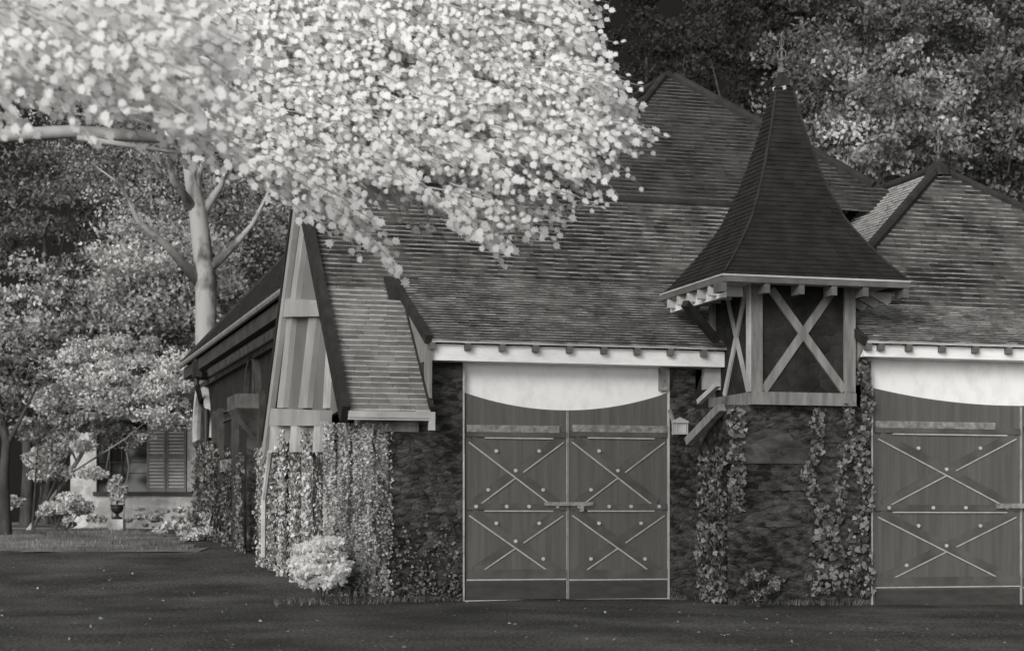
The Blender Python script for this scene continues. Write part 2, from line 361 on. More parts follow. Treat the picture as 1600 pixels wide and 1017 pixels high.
# gutters, frieze, rafter tails
b = MB(); b.box((UG+.1, VE-.09, ZE-.12), (UK+.06, VE+.0, ZE-.02)); b.box((UK-.03, VE-.085, ZE-.3), (UK+.06, VE+.02, ZE-.122)); b.box((UG+.1, VE-.07, ZE-.155), (UK-.03, VE-.0, ZE-.123)); b.build('gutter_board', 'timber_pale', H)
b = MB(); b.box((UG+.4, V0-.06, 2.62), (UK-.1, V0-.002, 2.8)); b.build('wall_plate', 'timber', H)
b = MB(); b.box((UK+.02, V0-.3, D1t), (UT, V0+.3, ZKE-.05)); b.build('frieze', 'frieze', H)
def tail(b, u, v, z, w=.09, h=.11, L=.3): b.box((u-w/2, v, z-h), (u+w/2, v+L, z))
for x in (676, 732, 786, 838, 891, 945, 997, 1049, 1101):
    b = MB(); u = U_(x, VKE); tail(b, u, VKE+.0, ZKE-.035, L=.12); b.build('rafter_tail', 'tailgrey', H)

# --- gable (faces left)
ap = (VRG, ZR+.02)
def gp(v0, z0): return (v0, z0)
VB = 7.2; ZB = 2.9
front = (VE-.02, ZE-.04); back = (VB+.35, 2.55)
def sidebar(b, p, q, w, u0, u1):                         # bar lying in the gable plane
    (v0,z0),(v1,z1) = p, q; d = Vector((v1-v0, z1-z0)).normalized(); n = Vector((-d.y, d.x))*w/2
    b.prism([(v0+n.x,z0+n.y),(v1+n.x,z1+n.y),(v1-n.x,z1-n.y),(v0-n.x,z0-n.y)], u0, u1, 'u')
b = MB(); sidebar(b, (VE,ZE-.08), (VRG+.02,ZR-.02), .34, UG-.0, UG+.12); b.build('front_bargeboard', 'verge', H, 'dark bargeboard on the street side of the gable')
b = MB(); sidebar(b, (VRG,ZR-.03), back, .3, UG-.0, UG+.1); b.build('rear_bargeboard', 'gpale', H, 'pale bargeboard on the rear side of the gable')
b = MB(); sidebar(b, (VRG,ZR+.17), (back[0],back[1]+.25), .1, UG-.03, UG+.12); b.build('verge_board', 'verge', H)
def qpoly(name, pts, u0, u1, m, lab=None):
    b = MB(); b.prism([Q(x, y, UG) for x, y in pts], u0, u1, 'u'); return b.build(name, m, H, lab)
zt = 2.9
qpoly('gable_boarding', ((461,325),(468,345),(489,480),(502,560),(512,640),(424,690),(430,600)), UG+.2, UG+.28, 'gpanel')
qpoly('gable_frame', ((462,335),(468,345),(452,470),(444,470)), UG+.1, UG+.198, 'gpale')
qpoly('gable_frame', ((471,400),(475,398),(488,470),(483,470)), UG+.14, UG+.198, 'timber_pale')
qpoly('collar_beam', ((441,466),(486,469),(491,494),(439,495)), UG+.02, UG+.198, 'gpale')
qpoly('gable_stud', ((440,496),(447,496),(434,637),(424,637)), UG+.1, UG+.198, 'gpale')
qpoly('gable_stud', ((473,495),(485,495),(470,637),(457,637)), UG+.1, UG+.198, 'gpale')
qpoly('gable_stud', ((496,540),(501,550),(497,637),(491,637)), UG+.14, UG+.198, 'timber_pale')
qpoly('tie_beam', ((423,638),(500,641),(499,665),(420,665)), UG-.0, UG+.198, 'gpale')
qpoly('apron_board', ((426,666),(499,667),(495,691),(425,690)), UG+.14, UG+.2, 'gpale')
for xa in (419, 451, 487): qpoly('apron_lug', ((xa+3,658),(xa+13,658),(xa+10,706),(xa,706)), UG+.01, UG+.138, 'timber_pale')
b = MB(); b.tube([(UG+.05,VRG,ZR+.0),(UG+.05,VRG,ZR+.45)], [.05,.015], 6); b.lathe((UG+.05,VRG,ZR+.3), [(.0,-.08),(.07,0),(.0,.08)], 8); b.build('gable_finial', 'iron', H)
# posts under the gable
for x in (414, 431, 455, 481, 505):
    v = Q(x, 800, UG+.3)[0]; b = MB(); b.box((UG+.2, v-.12, -.1), (UG+.37, v+.12, zt-.43)); b.build('gable_post', 'wingtrim' if x != 481 else 'timber', H)
b = MB(); p = [(UG+.02, Q(419, y, UG+.02)[0], Q(419, y, UG+.02)[1]) for y in (700, 780)]
b.tube([(UG-.02, Q(424,705,UG)[0], Q(424,705,UG)[1]), (UG-.02, Q(414,780,UG)[0], Q(414,780,UG)[1]), (UG-.02, Q(413,870,UG)[0], Q(413,870,UG)[1])], .05, 6); b.build('downpipe', 'timber_pale', H)

# --- long left wing behind the gable
WU = -1.4; WV0, WV1 = 7.2, V_(306, WU); WZ = 5.45
b = MB(); wallbox(b, WU, WU+7, WV0, WV1, -.3, WZ); b.build('wing_wall', 'wing', H)
EU = WU-.45; EZ = 5.5
fc = Vector((EU, V_(285, EU), EZ))
rise = 1.1; vf = fc.y; q = Vector((EU+3, vf-3, EZ+3*rise)); Tn = 3*math.sqrt(1+rise**2)
b = MB(); tiles(b, (EU,0,EZ), (0,-1,0), (1,0,rise), Tn, lambda t: -(vf-3*t/Tn), lambda t: -(5.6+6.4*t/Tn), expo=.2, tw=.4)
b.build('wing_roof', ['shingle','butt_dark'], H)
b = MB(); b.add([(EU,vf,EZ-.03),(q.x,q.y,q.z-.03),(q.x+3,vf,EZ-.03),(q.x,12,q.z-.03),(q.x+3,5.6,EZ-.03),(EU+.1,5.6,EZ)], [(0,1,2),(1,3,4,2),(3,5,4)]); b.tube([(EU,vf,EZ),(q.x,q.y,q.z)], .09, 6); b.build('wing_hip', 'verge', H)
b = MB(); b.add([(EU-.02,5.6,EZ-.03),(EU-.02,vf,EZ-.03),(q.x,q.y,q.z-.05),(q.x,12,q.z-.05)], [(0,3,2,1)]); b.build('wing_roof_deck', 'verge', H)
b = MB(); b.tube([(EU-.06,5.75,EZ-.06),(EU-.06,vf,EZ-.06)], .07, 8); b.build('wing_gutter', 'timber', H)
b = MB(); b.box((EU+.02,6.5,EZ-.42),(EU+.2,vf-.1,EZ-.14)); b.box((EU+.2,6.5,EZ-.5),(WU-.002,vf-.3,EZ-.3)); b.build('cornice', 'wingtrim', H)
b = MB()
for i in range(46):
    v = 6.6+i*.26; 
    if v < vf-1: b.box((EU+.12,v,EZ-.68),(EU+.19,v+.12,EZ-.5))
b.box((WU-.12,6.5,EZ-.74),(WU-.002,WV1,EZ-.62)); b.build('dentil_band', 'wingtrim', H)
b = MB(); v = Q(306, 560, EU)[0]; b.tube([(EU,V_(307,EU),EZ-.1),(EU,V_(307,EU),EZ-.75),(WU-.12,V_(322,WU),EZ-1.15),(WU-.12,V_(330,WU),EZ-1.4),(WU-.12,V_(330,WU),.6)], .07, 8); b.box((EU-.1,V_(307,EU)-.25,EZ-.6),(EU+.1,V_(307,EU)+.15,EZ-.2)); b.build('downpipe', 'lead', H)
def archwin(xa, xb, ytop, ybot, wd, sm):
    va, vb = V_(xb, WU), V_(xa, WU); c = (va+vb)/2; r = (vb-va)/2; zs = Q((xa+xb)/2, ytop, WU)[1]-r; z0 = Q((xa+xb)/2, ybot, WU)[1]
    arc = [(c+r*math.cos(a), zs+r*math.sin(a)) for a in np.linspace(0, math.pi, 17)]
    b = MB(); b.prism([(va,z0),(vb,z0)]+arc, WU-.03, WU+.02, 'u'); g = b.build('arched_window', 'glass', H)
    b = MB()
    for rr_ in (1.0,):
        outer = [(c+(r+wd)*math.cos(a), zs+(r+wd)*math.sin(a)) for a in np.linspace(0, math.pi, 17)]
        for i in range(16): b.prism([arc[i], arc[i+1], outer[i+1], outer[i]], WU-.12, WU-.001, 'u')
    b.build('arch_surround', sm, g)
    b = MB(); b.box((WU-.07,c-.04,z0),(WU-.032,c+.04,zs+r-.05)); b.box((WU-.065,va,zs-.04),(WU-.032,c-.045,zs+.03)); b.box((WU-.065,c+.045,zs-.04),(WU-.032,vb,zs+.03)); b.build('glazing_bar', 'wingtrim', g)
    b = MB(); b.box((WU-.2,va-.1,z0-.14),(WU-.001,vb+.1,z0)); b.build('sill', 'timber', g)
archwin(309, 328, 608, 735, .3, 'timber_pale'); archwin(390, 408, 562, 640, .1, 'wingtrim')
b = MB()
for ya, yb in ((631, 648), (646, 659)):
    v0, z = Q(381, ya, WU); b.box((WU-.05, v0, z-.03), (WU-.002, V_(340, WU), z+.03))
b.build('string_course', 'wingtrim', H)
for xa, xb, yt in ((352, 364, 735), (388, 409, 662)):
    va, z = Q(xb, yt, WU); vb = V_(xa, WU); b = MB(); b.box((WU-.04, va, 0), (WU-.002, vb, z)); d = b.build('wing_door', 'glass', H)
    b = MB(); b.box((WU-.12, va-.12, z), (WU-.002, vb+.12, z+.28)); b.build('lintel', 'timber', d)
b = MB(); v0, z = Q(414, 645, WU); v1 = V_(398, WU)
b.add([(WU-.6,v0,z+.1),(WU-.6,v1,z+.1),(WU,v1,z+.1),(WU,v0,z+.1),(WU-.05,(v0+v1)/2,z-.6),(WU-.6,v0,z+.4),(WU-.6,v1,z+.4),(WU,v1,z+.4),(WU,v0,z+.4)], [(0,4,1),(1,4,2),(0,3,4),(0,1,6,5),(1,2,7,6),(3,0,5,8),(5,6,7,8)]); b.build('corbelled_bay', 'baygrey', H)
for x in (340, 349, 372, 413):
    v = V_(x, WU); b = MB(); b.box((WU-.13, v-.2, 0), (WU-.003, v+.2, EZ-1.3 if x < 340 else 4.0)); b.build('pilaster', 'wingtrim', H)

# --- doors
def face_bar(b, p, q, w, va, vb, edge=True):             # board in the front plane, shadow painted as pale lower edge (slot 1)
    (u0,z0),(u1,z1) = p, q; d = Vector((u1-u0, z1-z0)).normalized(); n = Vector((-d.y, d.x))
    if n.y < 0: n = -n
    n *= w/2; b.prism([(u0+n.x,z0+n.y),(u1+n.x,z1+n.y),(u1-n.x,z1-n.y),(u0-n.x,z0-n.y)], va, vb)
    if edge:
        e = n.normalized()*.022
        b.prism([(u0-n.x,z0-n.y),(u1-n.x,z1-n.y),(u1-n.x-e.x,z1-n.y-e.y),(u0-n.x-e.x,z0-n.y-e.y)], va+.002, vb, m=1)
def leaf_door(xa, xb, arch, V, ys, xc, strap, seam_right, label=None):
    """xa..xb pixel span, arch(x)->y of the top edge, ys = rows of the rails, xc = crossing column"""
    yt, ym, yb2, ybot = ys
    ua, ub = U_(xa, V), U_(xb, V); zb = P(xc, ybot, V)[1]
    top = [P(x, arch(x), V) for x in np.linspace(xb, xa, 13)]
    b = MB(); b.prism([(ua,zb),(ub,zb)]+top, V-.03, V+.03); D = b.build('door_leaf', 'board', H, label)
    pale = lambda x, y: P(x, y, V)
    for y, x0, x1 in ((yt-4, xa+2, xb-2), (ym-2, xa+2, xb-2), (yb2-8, xa+2, xb-2)):
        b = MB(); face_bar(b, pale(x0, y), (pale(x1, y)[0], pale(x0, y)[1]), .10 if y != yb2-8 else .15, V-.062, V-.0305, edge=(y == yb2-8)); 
        if y != yb2-8: face_bar(b, (pale(xa+30,y+7)[0], pale(xa+30,y+7)[1]), (pale(xb-22,y+7)[0], pale(xa+30,y+7)[1]), .022, V-.06, V-.0305, edge=False); b.m[-6:] = [1]*6  # painted shadow line below the rail
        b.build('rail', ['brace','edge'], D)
    for (y0, y1) in ((yt+4, ym-8), (ym+6, yb2-14)):
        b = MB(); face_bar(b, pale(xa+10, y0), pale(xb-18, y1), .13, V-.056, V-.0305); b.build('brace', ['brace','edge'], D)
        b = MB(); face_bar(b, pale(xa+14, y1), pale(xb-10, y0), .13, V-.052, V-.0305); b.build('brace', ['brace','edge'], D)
        for (tx, ty) in ((.3,.2),(.72,.2),(.5,.5),(.22,.8),(.76,.8)):
            if random.random() < .12: continue
            u, z = pale(xa+(xb-xa)*(tx if tx != .5 else .49), y0+(y1-y0)*ty*(.98 if ty < .5 else 1)); b = MB(); b.prism([(u+.03*math.cos(a), z+.03*math.sin(a)) for a in np.linspace(0, 2*math.pi, 7)[:-1]], V-.078, V-.05); b.build('bolt', 'bolt', D)
    for tx in (.1,.4,.62,.9):
        u, z = pale(xa+(xb-xa)*tx, ym-2); b = MB(); b.prism([(u+.03*math.cos(a), z+.03*math.sin(a)) for a in np.linspace(0, 2*math.pi, 7)[:-1]], V-.084, V-.06); b.build('bolt', 'bolt', D)
    b = MB(); (s0, s1) = strap; u0, z = pale(s0, yt-12); b.box((u0, V-.068, z-.055), (U_(s1, V), V-.0305, z+.055)); b.build('hinge_strap', 'strap', D)
    b = MB(); z1 = P(xc, yb2+3, V)[1]; b.box((ua+.03, V-.052, zb+.01), (ub-.03, V-.0305, z1)); b.build('kick_board', 'brace_dark', D)
    b = MB(); u = ub if seam_right else ua; b.box((u-.012, V-.04, zb), (u-.001, V-.0305, top[0 if seam_right else -1][1]-.02)); b.build('seam_shadow_strip', 'edge', D)
    return D
def arc1(x): return 613+28*(1-((x-885)/161.)**2)
leaf_door(726, 885, arc1, V0+.06, (681, 793, 905, 936), 806, (728, 872), True)
leaf_door(887, 1043, arc1, V0+.06, (681, 793, 905, 936), 965, (893, 1042), False)
def arc2(x): return 606+28*(1-((x-1594)/232.)**2)
leaf_door(1363, 1593, arc2, VR+.06, (675, 795, 917, 947), 1478, (1366, 1552), True)
leaf_door(1595, 1824, arc2, VR+.06, (675, 795, 917, 947), 1700, (1606, 1822), False)
for (ua, ub, V, zt_, name) in ((D1a, D1b, V0, D1t, 1), (D2a, D2b, VR, D2t, 2)):
    b = MB(); b.box((ua, V+.10, P(900, 660, V0)[1]), (ub, V+.16, zt_)); b.build('gap_sheet', 'white', H, 'white curved gap above the boarded doors')  # added white sheet paints the dark gap in inverted tone
    b = MB(); b.box((ua, V-.06, -.3), (ub, V+.3, .005 if name == 1 else -.12)); b.build('threshold', 'timber_pale', H)
    b = MB(); 
    z = -.1
    while z < zt_-.1:
        h = random.uniform(.1,.25); b.box((ua-.0, V-.012-random.random()*.012, z), (ua+.025, V+.1, min(z+h, zt_)-.004)); z += h
    b.build('door_jamb', 'timber_pale', H); b = MB(); b.box((ub-.028, V-.008, -.1), (ub-.0, V+.1, zt_)); b.build('door_jamb', 'timber_pale', H)
b = MB(); u0, z = P(848, 787, V0+.06); b.box((u0, V0-.05, z-.03), (U_(926, V0), V0-.025, z+.03)); b.box((U_(905,V0), V0-.052, z-.12), (U_(911,V0), V0-.026, z-.031)); b.build('door_latch', 'strap', H)
b = MB(); u0, z = P(1552, 790, VR+.06); b.box((u0, VR-.05, z-.04), (U_(1600, VR), VR-.025, z+.04)); b.build('door_latch', 'strap', H)
b = MB(); u0, z0 = P(1032, 610, V0); b.box((u0, V0-.05, z0), (U_(1044, V0), V0+.1, D1t)); b.build('jamb_block', 'strap', H)

# --- right block roof
CV, CZ = -1.75, 4.06; KV, KZ = -.2, 4.82; PS = 1.03
UL = U_(1352, CV)
b = MB(); kick(b, UL, UE+.3, CV, CZ, KV, KZ, .1); b.build('right_eave_roof', ['tile','butt'], H)
nr = Vector((0,-PS,1)); OR = Vector((0,KV,KZ)); pr = hit(1466, 266, OR, nr); er = Vector((0,1,PS)); T2 = (pr.y-KV)*er.length
hl_ = hit(1350, 400, OR, nr); hr_ = hit(1590, 324, OR, nr)
def xat(h, t): 
    th_ = (h.y-KV)*er.length; return pr.x+(h.x-pr.x)*(T2-t)/(T2-th_)
b = MB(); tiles(b, OR, (1,0,0), er, T2, lambda t: max(xat(hl_, t), UL), lambda t: min(xat(hr_, t), UE+.3) , expo=.13, tw=.26)
b.build('right_roof', ['tile','butt'], H)
sl2 = (pr.z-hl_.z)/(pr.x-hl_.x-(pr.y-hl_.y)*0) ; eL = Vector((1,0,(pr.z-hl_.z)/(pr.x-hl_.x))); TL = 2.6
hipdir = (pr-hl_)/(pr.z-hl_.z)
b = MB(); OL = pr-eL.normalized()*TL
def hv(t): zz = (TL-t)*eL.normalized().z; return pr.y-hipdir.y*zz
tiles(b, (OL.x,0,OL.z), (0,-1,0), eL, TL, lambda t: -(pr.y+3.2-0*t), lambda t: -hv(t), expo=.13, tw=.26)
b.build('right_roof_flank', ['tile_pale','butt_pale'], H, 'paler tiles on the flank beside the rear finial')
b = MB()
b.tube([pr+Vector((0,0,.04)), pr+(hl_-pr)*1.35+Vector((0,0,.03))], .095, 8); b.tube([pr+Vector((0,0,.04)), pr+(hr_-pr)*1.6+Vector((0,0,.03))], .075, 8)
b.tube([pr+Vector((0,0,.03)), pr+Vector((0,3.3,.03))], .09, 8)
va_ = hit(1372, 290, pr, Vector((-eL.z,0,1))); vb_ = hit(1322, 352, pr, Vector((-eL.z,0,1)))
b.tube([va_+Vector((0,0,.06)), va_+(vb_-va_)*1.3+Vector((0,0,.06))], .09, 8)
b.build('hip_tiles', 'verge', H)
b = MB(); under(UL, UE+.3, CV, CZ, KV, KZ, .035); b.build('right_eave_deck', 'timber_pale', H)
b = MB(); b.bar((UL-.02, CV-.02, CZ), (UL-.02, KV, KZ+.02), .09, .13); b.build('verge_board', 'verge', H)
b = MB(); b.prism([(CV+.05,CZ-.08),(KV,KZ-.08),(VR,CZ-.4)], UL-.0, UL+.03, 'u'); b.build('eave_cheek', 'timber', H)
b = MB(); b.box((UL+.02, VR-.3, D2t), (UE, VR+.3, CZ-.05)); b.build('frieze', 'frieze', H)
for x in (1358, 1378, 1422, 1474, 1526, 1578, 1630, 1680):
    b = MB(); tail(b, U_(x, CV), CV, CZ-.035, L=.12); b.build('rafter_tail', 'tailgrey', H)
# closing back of right roof
b = MB(); b.add([pr-Vector((0,0,.03)), pr+Vector((0,3.3,-.03)), (pr.x+5,pr.y+3.3,KZ), (pr.x+5,KV,KZ)], [(0,3,2,1)]); b.build('roof_flank', 'verge', H)
def finial(name, base, hgt, lab=None, m='iron'):
    b = MB(); s = hgt
    b.lathe(base, [(.10*s,-.06*s),(.13*s,.02*s),(.05*s,.08*s),(.04*s,.2*s),(.1*s,.26*s),(.04*s,.32*s),(.03*s,.5*s),(.07*s,.54*s),(.03*s,.6*s),(.02*s,.85*s),(.045*s,.9*s),(.004*s,1.0*s)], 8)
    for k in range(4):
        a = k*math.pi/2+.4; pts = [Vector(base)+Vector((math.cos(a)*r_*s, math.sin(a)*r_*s, z_*s)) for r_, z_ in ((.03,.22),(.14,.34),(.15,.46),(.03,.56))]
        b.tube(pts, .014*s, 5)
        pts = [Vector(base)+Vector((math.cos(a)*r_*s, math.sin(a)*r_*s, z_*s)) for r_, z_ in ((.02,.6),(.08,.68),(.07,.76),(.02,.8))]
        b.tube(pts, .012*s, 5)
    return b.build(name, m, H, lab)
finial('ridge_finial', pr+Vector((0,0,.15)), .62)
b = MB(); b.lathe(pr, [(.26,-.12),(.2,.06),(.1,.12),(.06,.2)], 10); b.build('finial_base', 'verge', H)
# rear gable glimpsed beside the leaves
g0 = w2loc(*px(890, 85, 40)); g1 = w2loc(*px(948, 188, 40)); g2 = w2loc(*px(800, 190, 40))
b = MB(); b.prism([(g0.x,g0.z),(g1.x,g1.z),(g2.x,g2.z)], g0.y, g0.y+4, 'v'); b.build('rear_gable', 'verge', H)
b = MB(); b.bar(g0+Vector((0,-.08,-.1)), (g1.x,g0.y-.08,g1.z-.1), .1, .14, 0); b.bar(g0+Vector((-.12,-.05,-.4)), (g1.x-.12,g0.y-.05,g1.z-.4), .06, .08, 0); b.build('rear_bargeboard', 'timber', H)

# --- tower
TV = -1.5; TUa, TUb = U_(1174, TV), U_(1337, TV); TC = (TUa+TUb)/2; TD = 1.76
zt0 = P(1250, 633, TV)[1]; zt1 = P(1250, 445, TV)[1]; zm = P(1250, 612, TV)[1]
b = MB(); b.box((TUa+.05, TV+.05, zt0+.02), (TUb-.05, TV+TD-.05, zt1+.3)); T = b.build('tower', 'panel', H, 'half timbered corner tower with a flared pointed roof')
pw = .19
for (u, v, wv) in ((TUa, TV, 1), (TUb-pw, TV, 1), (TUa, TV+TD-pw, 1), (TUb-pw, TV+TD-pw, 1)):
    b = MB(); b.box((u, v, zt0+.2), (u+pw, v+pw, zt1+.25)); b.build('post', 'timber', T)
b = MB(); b.box((TUa, TV-.03, zt0), (TUb, TV+.16, zt0+.199)); b.build('bottom_beam', 'timber', T)
b = MB(); b.box((TUa-.005, TV+.162, zt0), (TUa+.16, TV+TD, zt0+.195)); b.build('bottom_beam', 'timber', T)
b = MB(); b.box((TUa-.03, TV+.0, zt0+.2), (TUa-.003, TV+.14, zt1+.2)); b.build('pale_corner_strip', 'timber_pale', T)
for (x0, y0, x1, y1, dv) in ((1206,452,1320,610,-.022), (1304,452,1194,610,-.012)):
    p, q_ = P(x0, y0, TV), P(x1, y1, TV); b = MB(); face_bar(b, p, q_, .13, TV+.03+dv, TV+.052, False); b.build('cross_brace', 'timber', T)
for k, (ca, cb) in enumerate((((TV+pw+.02, zt1+.1), (TV+TD-pw-.4, zm)), ((TV+TD-pw-.4, zt1+.1), (TV+pw+.02, zm)))):
    b = MB(); sidebar(b, ca, cb, .11, TUa+.02+.008*k, TUa+.052); b.build('cross_brace', 'timber_pale', T)
b = MB(); b.box((TUa-.02, TV-.015, zt1+.1), (TUb+.02, TV+TD, zt1+.34)); b.build('top_plate', 'frieze', T)
# flared roof
prof = [(0,1.0,1.0),(.1,.93,.93),(.4,.775,.775),(.75,.61,.61),(1.05,.495,.495),(1.6,.35,.35),(2.4,.195,.195),(3.16,.085,.085)]
EVf = -2.12; d_ = CD+sn*5+cs*EVf
ea, ez = P(1130, 428, EVf); eb = U_(1420, EVf); hw = (eb-ea)/2; ec = (ea+eb)/2; dv_ = 1.32; vc = EVf+dv_
def prof_at(z):
    for (z0,a0,_), (z1,a1,_) in zip(prof, prof[1:]):
        if z <= z1: return a0+(a1-a0)*(z-z0)/(z1-z0)
    return prof[-1][1]
b = MB(); dz = .075; k = int(prof[-1][0]/dz)
for i in range(k+1):
    za, zb_ = i*dz, min((i+1)*dz, prof[-1][0]+.02); ra, rb = prof_at(za), prof_at(zb_)
    for side in range(4):
        A = [(-1,-1),(1,-1),(1,1),(-1,1)]; s0, s1 = A[side], A[(side+1) % 4]
        def pt(s, f, z, out=0.): return Vector((ec+s[0]*(hw*f+out), vc+s[1]*(dv_*f+out), ez+z))
        n_ = max(1, int(2*hw*ra/.17)); cuts = [0]+sorted((j+random.uniform(-.2,.2))/n_ for j in range(1, n_))+[1]
        for c0, c1 in zip(cuts, cuts[1:]):
            o_ = .014*random.uniform(.6,1.4); lo0, lo1 = pt(s0, ra, za, o_), pt(s1, ra, za, o_); hi0, hi1 = pt(s0, rb, zb_), pt(s1, rb, zb_)
            bb0, bb1 = pt(s0, ra, za-.006, 0), pt(s1, ra, za-.006, 0)
            o = len(b.v); b.v += [tuple(lo0.lerp(lo1,c0)), tuple(lo0.lerp(lo1,c1)), tuple(hi0.lerp(hi1,c1)), tuple(hi0.lerp(hi1,c0)), tuple(bb0.lerp(bb1,c0)), tuple(bb0.lerp(bb1,c1))]
            b.f += [(o,o+1,o+2,o+3),(o+4,o+5,o+1,o)]; b.m += [0,1]
b.build('tower_roof', ['shingle','butt_dark'], T)
b = MB()
for s in ((-1,-1),(1,-1)):
    pts = [(ec+s[0]*hw*prof_at(z), vc+s[1]*dv_*prof_at(z), ez+z+.02) for z in np.linspace(.02, 3.1, 16)]
    b.tube(pts, .022, 5)
b.build('tower_hip', 'verge', T)
b = MB()                                                 # soffit and fascia
b.box((ec-hw+.06, vc-dv_+.06, ez-.045), (ec+hw-.06, vc+dv_-.06, ez-.012)); b.build('soffit', 'frieze', T)
b = MB(); z0, z1 = ez-.11, ez+.0
b.box((ec-hw-.01, vc-dv_-.02, z0), (ec+hw+.01, vc-dv_+.04, z1)); b.box((ec-hw-.015, vc-dv_+.042, z0), (ec-hw+.04, vc+dv_, z1)); b.box((ec+hw-.04, vc-dv_+.042, z0), (ec+hw+.01, vc+dv_, z1)); b.build('fascia', 'tailgrey', T)
b = MB(); b.box((ec-hw+.12, vc-dv_+.3, z0-.2), (ec-hw+.18, vc+dv_-.1, z0-.002)); b.build('frieze', 'frieze', T)

b = MB(); b.box((ec-hw-.02, vc-dv_-.03, z1-.022), (ec+hw+.02, vc-dv_-.0205, z1+.004)); b.box((ec-hw-.026, vc-dv_, z1-.02), (ec-hw-.016, vc+dv_, z1+.004)); b.build('fascia_edge', 'timber_pale', T)
for x in (1131, 1199, 1253, 1304, 1353, 1416):
    u = U_(x, EVf); b = MB(); b.box((u-.045, EVf+.0, z0-.15), (u+.045, EVf+.3, z0-.001)); b.build('rafter_tail', 'tailgrey', T)
for i in range(1, 6):
    v = vc-dv_+.1+i*.44; b = MB(); b.box((ec-hw+.0, v, z0-.15), (ec-hw+.55, v+.08, z0-.001)); b.build('rafter_tail', 'timber_pale', T)
for i in range(1, 5):
    v = vc-dv_+.1+i*.44; b = MB(); b.prism([(ec+hw-.02,z0-.002),(ec+hw-.02,z0-.16),(ec+hw-.1,z0-.2),(ec+hw-.5,z0-.002)], v, v+.07, 'v'); b.build('rafter_tail', 'timber_pale', T)
zc_ = ez+3.16
b = MB(); b.lathe((ec,vc,zc_), [(.15,-.03),(.16,.02),(.12,.05)], 4); b.build('cap_collar', 'timber_pale', T)
b = MB(); b.lathe((ec,vc,zc_), [(.17,.04),(.13,.12),(.07,.22),(.03,.3)], 6); b.build('cap', 'lead', T)
f = finial('spire_finial', Vector((ec,vc,zc_+.3)), .62); f.parent = T
# knee braces and dark strut on the left of the tower
def strut(name, x0, y0, v0, x1, y1, v1, w, m):
    a_, c_ = P(x0, y0, v0), P(x1, y1, v1); b = MB(); b.bar((a_[0],v0,a_[1]), (c_[0],v1,c_[1]), w, w); return b.build(name, m, H)
strut('eave_strut', 1070, 474, -1.0, 1120, 532, -.55, .11, 'verge')
strut('knee_brace', 1128, 636, -1.3, 1076, 690, -.4, .13, 'timber')
strut('knee_brace', 1122, 600, -.9, 1092, 628, -.3, .08, 'timber_pale')
strut('knee_brace', 1046, 640, -.05, 1060, 680, -.2, .05, 'timber')
b = MB(); u, z = P(1100, 560, -.12); b.box((u, V0-.14, z-.5), (U_(1120,-.12)+.1, V0-.02, z+.05)); b.build('bracket_block', 'timber_pale', H)

bracket = empty('square_bracket_block', loc2w(U_(1067, -.35), -.12, P(1067, 680, -.35)[1]), TH, 'small pale square bracket block below the eave, right of the left boarded door', 'bracket')  # a bracket block, its lantern shape is made up
b = MB(); b.box((-.1,-.2,.02),(.1,0,.04)); b.box((-.11,-.21,.2),(.11,.0,.23)); b.add([(-.11,-.21,.231),(.11,-.21,.231),(.11,0,.231),(-.11,0,.231),(0,-.1,.3)], [(0,1,4),(1,2,4),(2,3,4),(3,0,4)])
for i, j in ((-.1,-.2),(.085,-.2),(-.1,-.015),(.085,-.015)): b.box((i,j,.041),(i+.015,j+.015,.199))
b.build('block_frame', 'timber_pale', bracket)
b = MB(); b.box((-.08,-.18,.045),(.08,-.02,.195)); b.build('block_inset', 'timber_pale', bracket)
b = MB(); b.bar((0,-.01,.12),(0,.12,.3),.03,.03); b.build('block_arm', 'lead', bracket)

# ------------------------------------------------------------------ leaves
DIAM = [(-.5,0),(-.1,.34),(.5,0),(-.1,-.34)]
IVYL = [(-.35,0),(-.5,.3),(-.05,.5),(.1,.28),(.55,0),(.1,-.28),(-.05,-.5),(-.5,-.3)]
MAPL = [(-.42,0),(-.36,.34),(-.12,.3),(-.08,.52),(.12,.3),(.3,.36),(.3,.14),(.6,0),(.3,-.14),(.3,-.36),(.12,-.3),(-.08,-.52),(-.12,-.3),(-.36,-.34)]
def leaves(name, pts, dirs, sizes, shape, m, parent=None, up=None, curl=.12, rnd=.45):
    """one mesh of many separate leaf faces: pts (n,3), dirs = leaf axis, up = preferred normal"""
    n = len(pts); pts = np.asarray(pts, float); d = np.asarray(dirs, float); d /= np.linalg.norm(d, axis=1)[:,None]+1e-9
    nr_ = RNG.normal(size=(n,3)) if up is None else np.asarray(up)+RNG.normal(size=(n,3))*rnd
    s_ = np.cross(nr_, d); s_ /= np.linalg.norm(s_, axis=1)[:,None]+1e-9; nn_ = np.cross(d, s_)
    sh = np.array(shape); k = len(sh); sz = np.asarray(sizes)[:,None,None]
    v = pts[:,None,:]+sz*(sh[None,:,0,None]*d[:,None,:]+sh[None,:,1,None]*s_[:,None,:]+(curl*(sh[:,1]**2*2-sh[:,0]*.4))[None,:,None]*nn_[:,None,:])
    me = bpy.data.meshes.new(name); me.vertices.add(n*k); me.vertices.foreach_set('co', v.reshape(-1))
    me.loops.add(n*k); me.loops.foreach_set('vertex_index', np.arange(n*k)); me.polygons.add(n)
    me.polygons.foreach_set('loop_start', np.arange(n)*k); me.polygons.foreach_set('loop_total', np.full(n, k))
    me.materials.append(M[m]); me.update(calc_edges=True); me.validate()
    o = bpy.data.objects.new(name, me); COL.objects.link(o)
    if parent: o.parent = parent
    return o
def unit(n): a = RNG.normal(size=(n,3)); return a/np.linalg.norm(a, axis=1)[:,None]
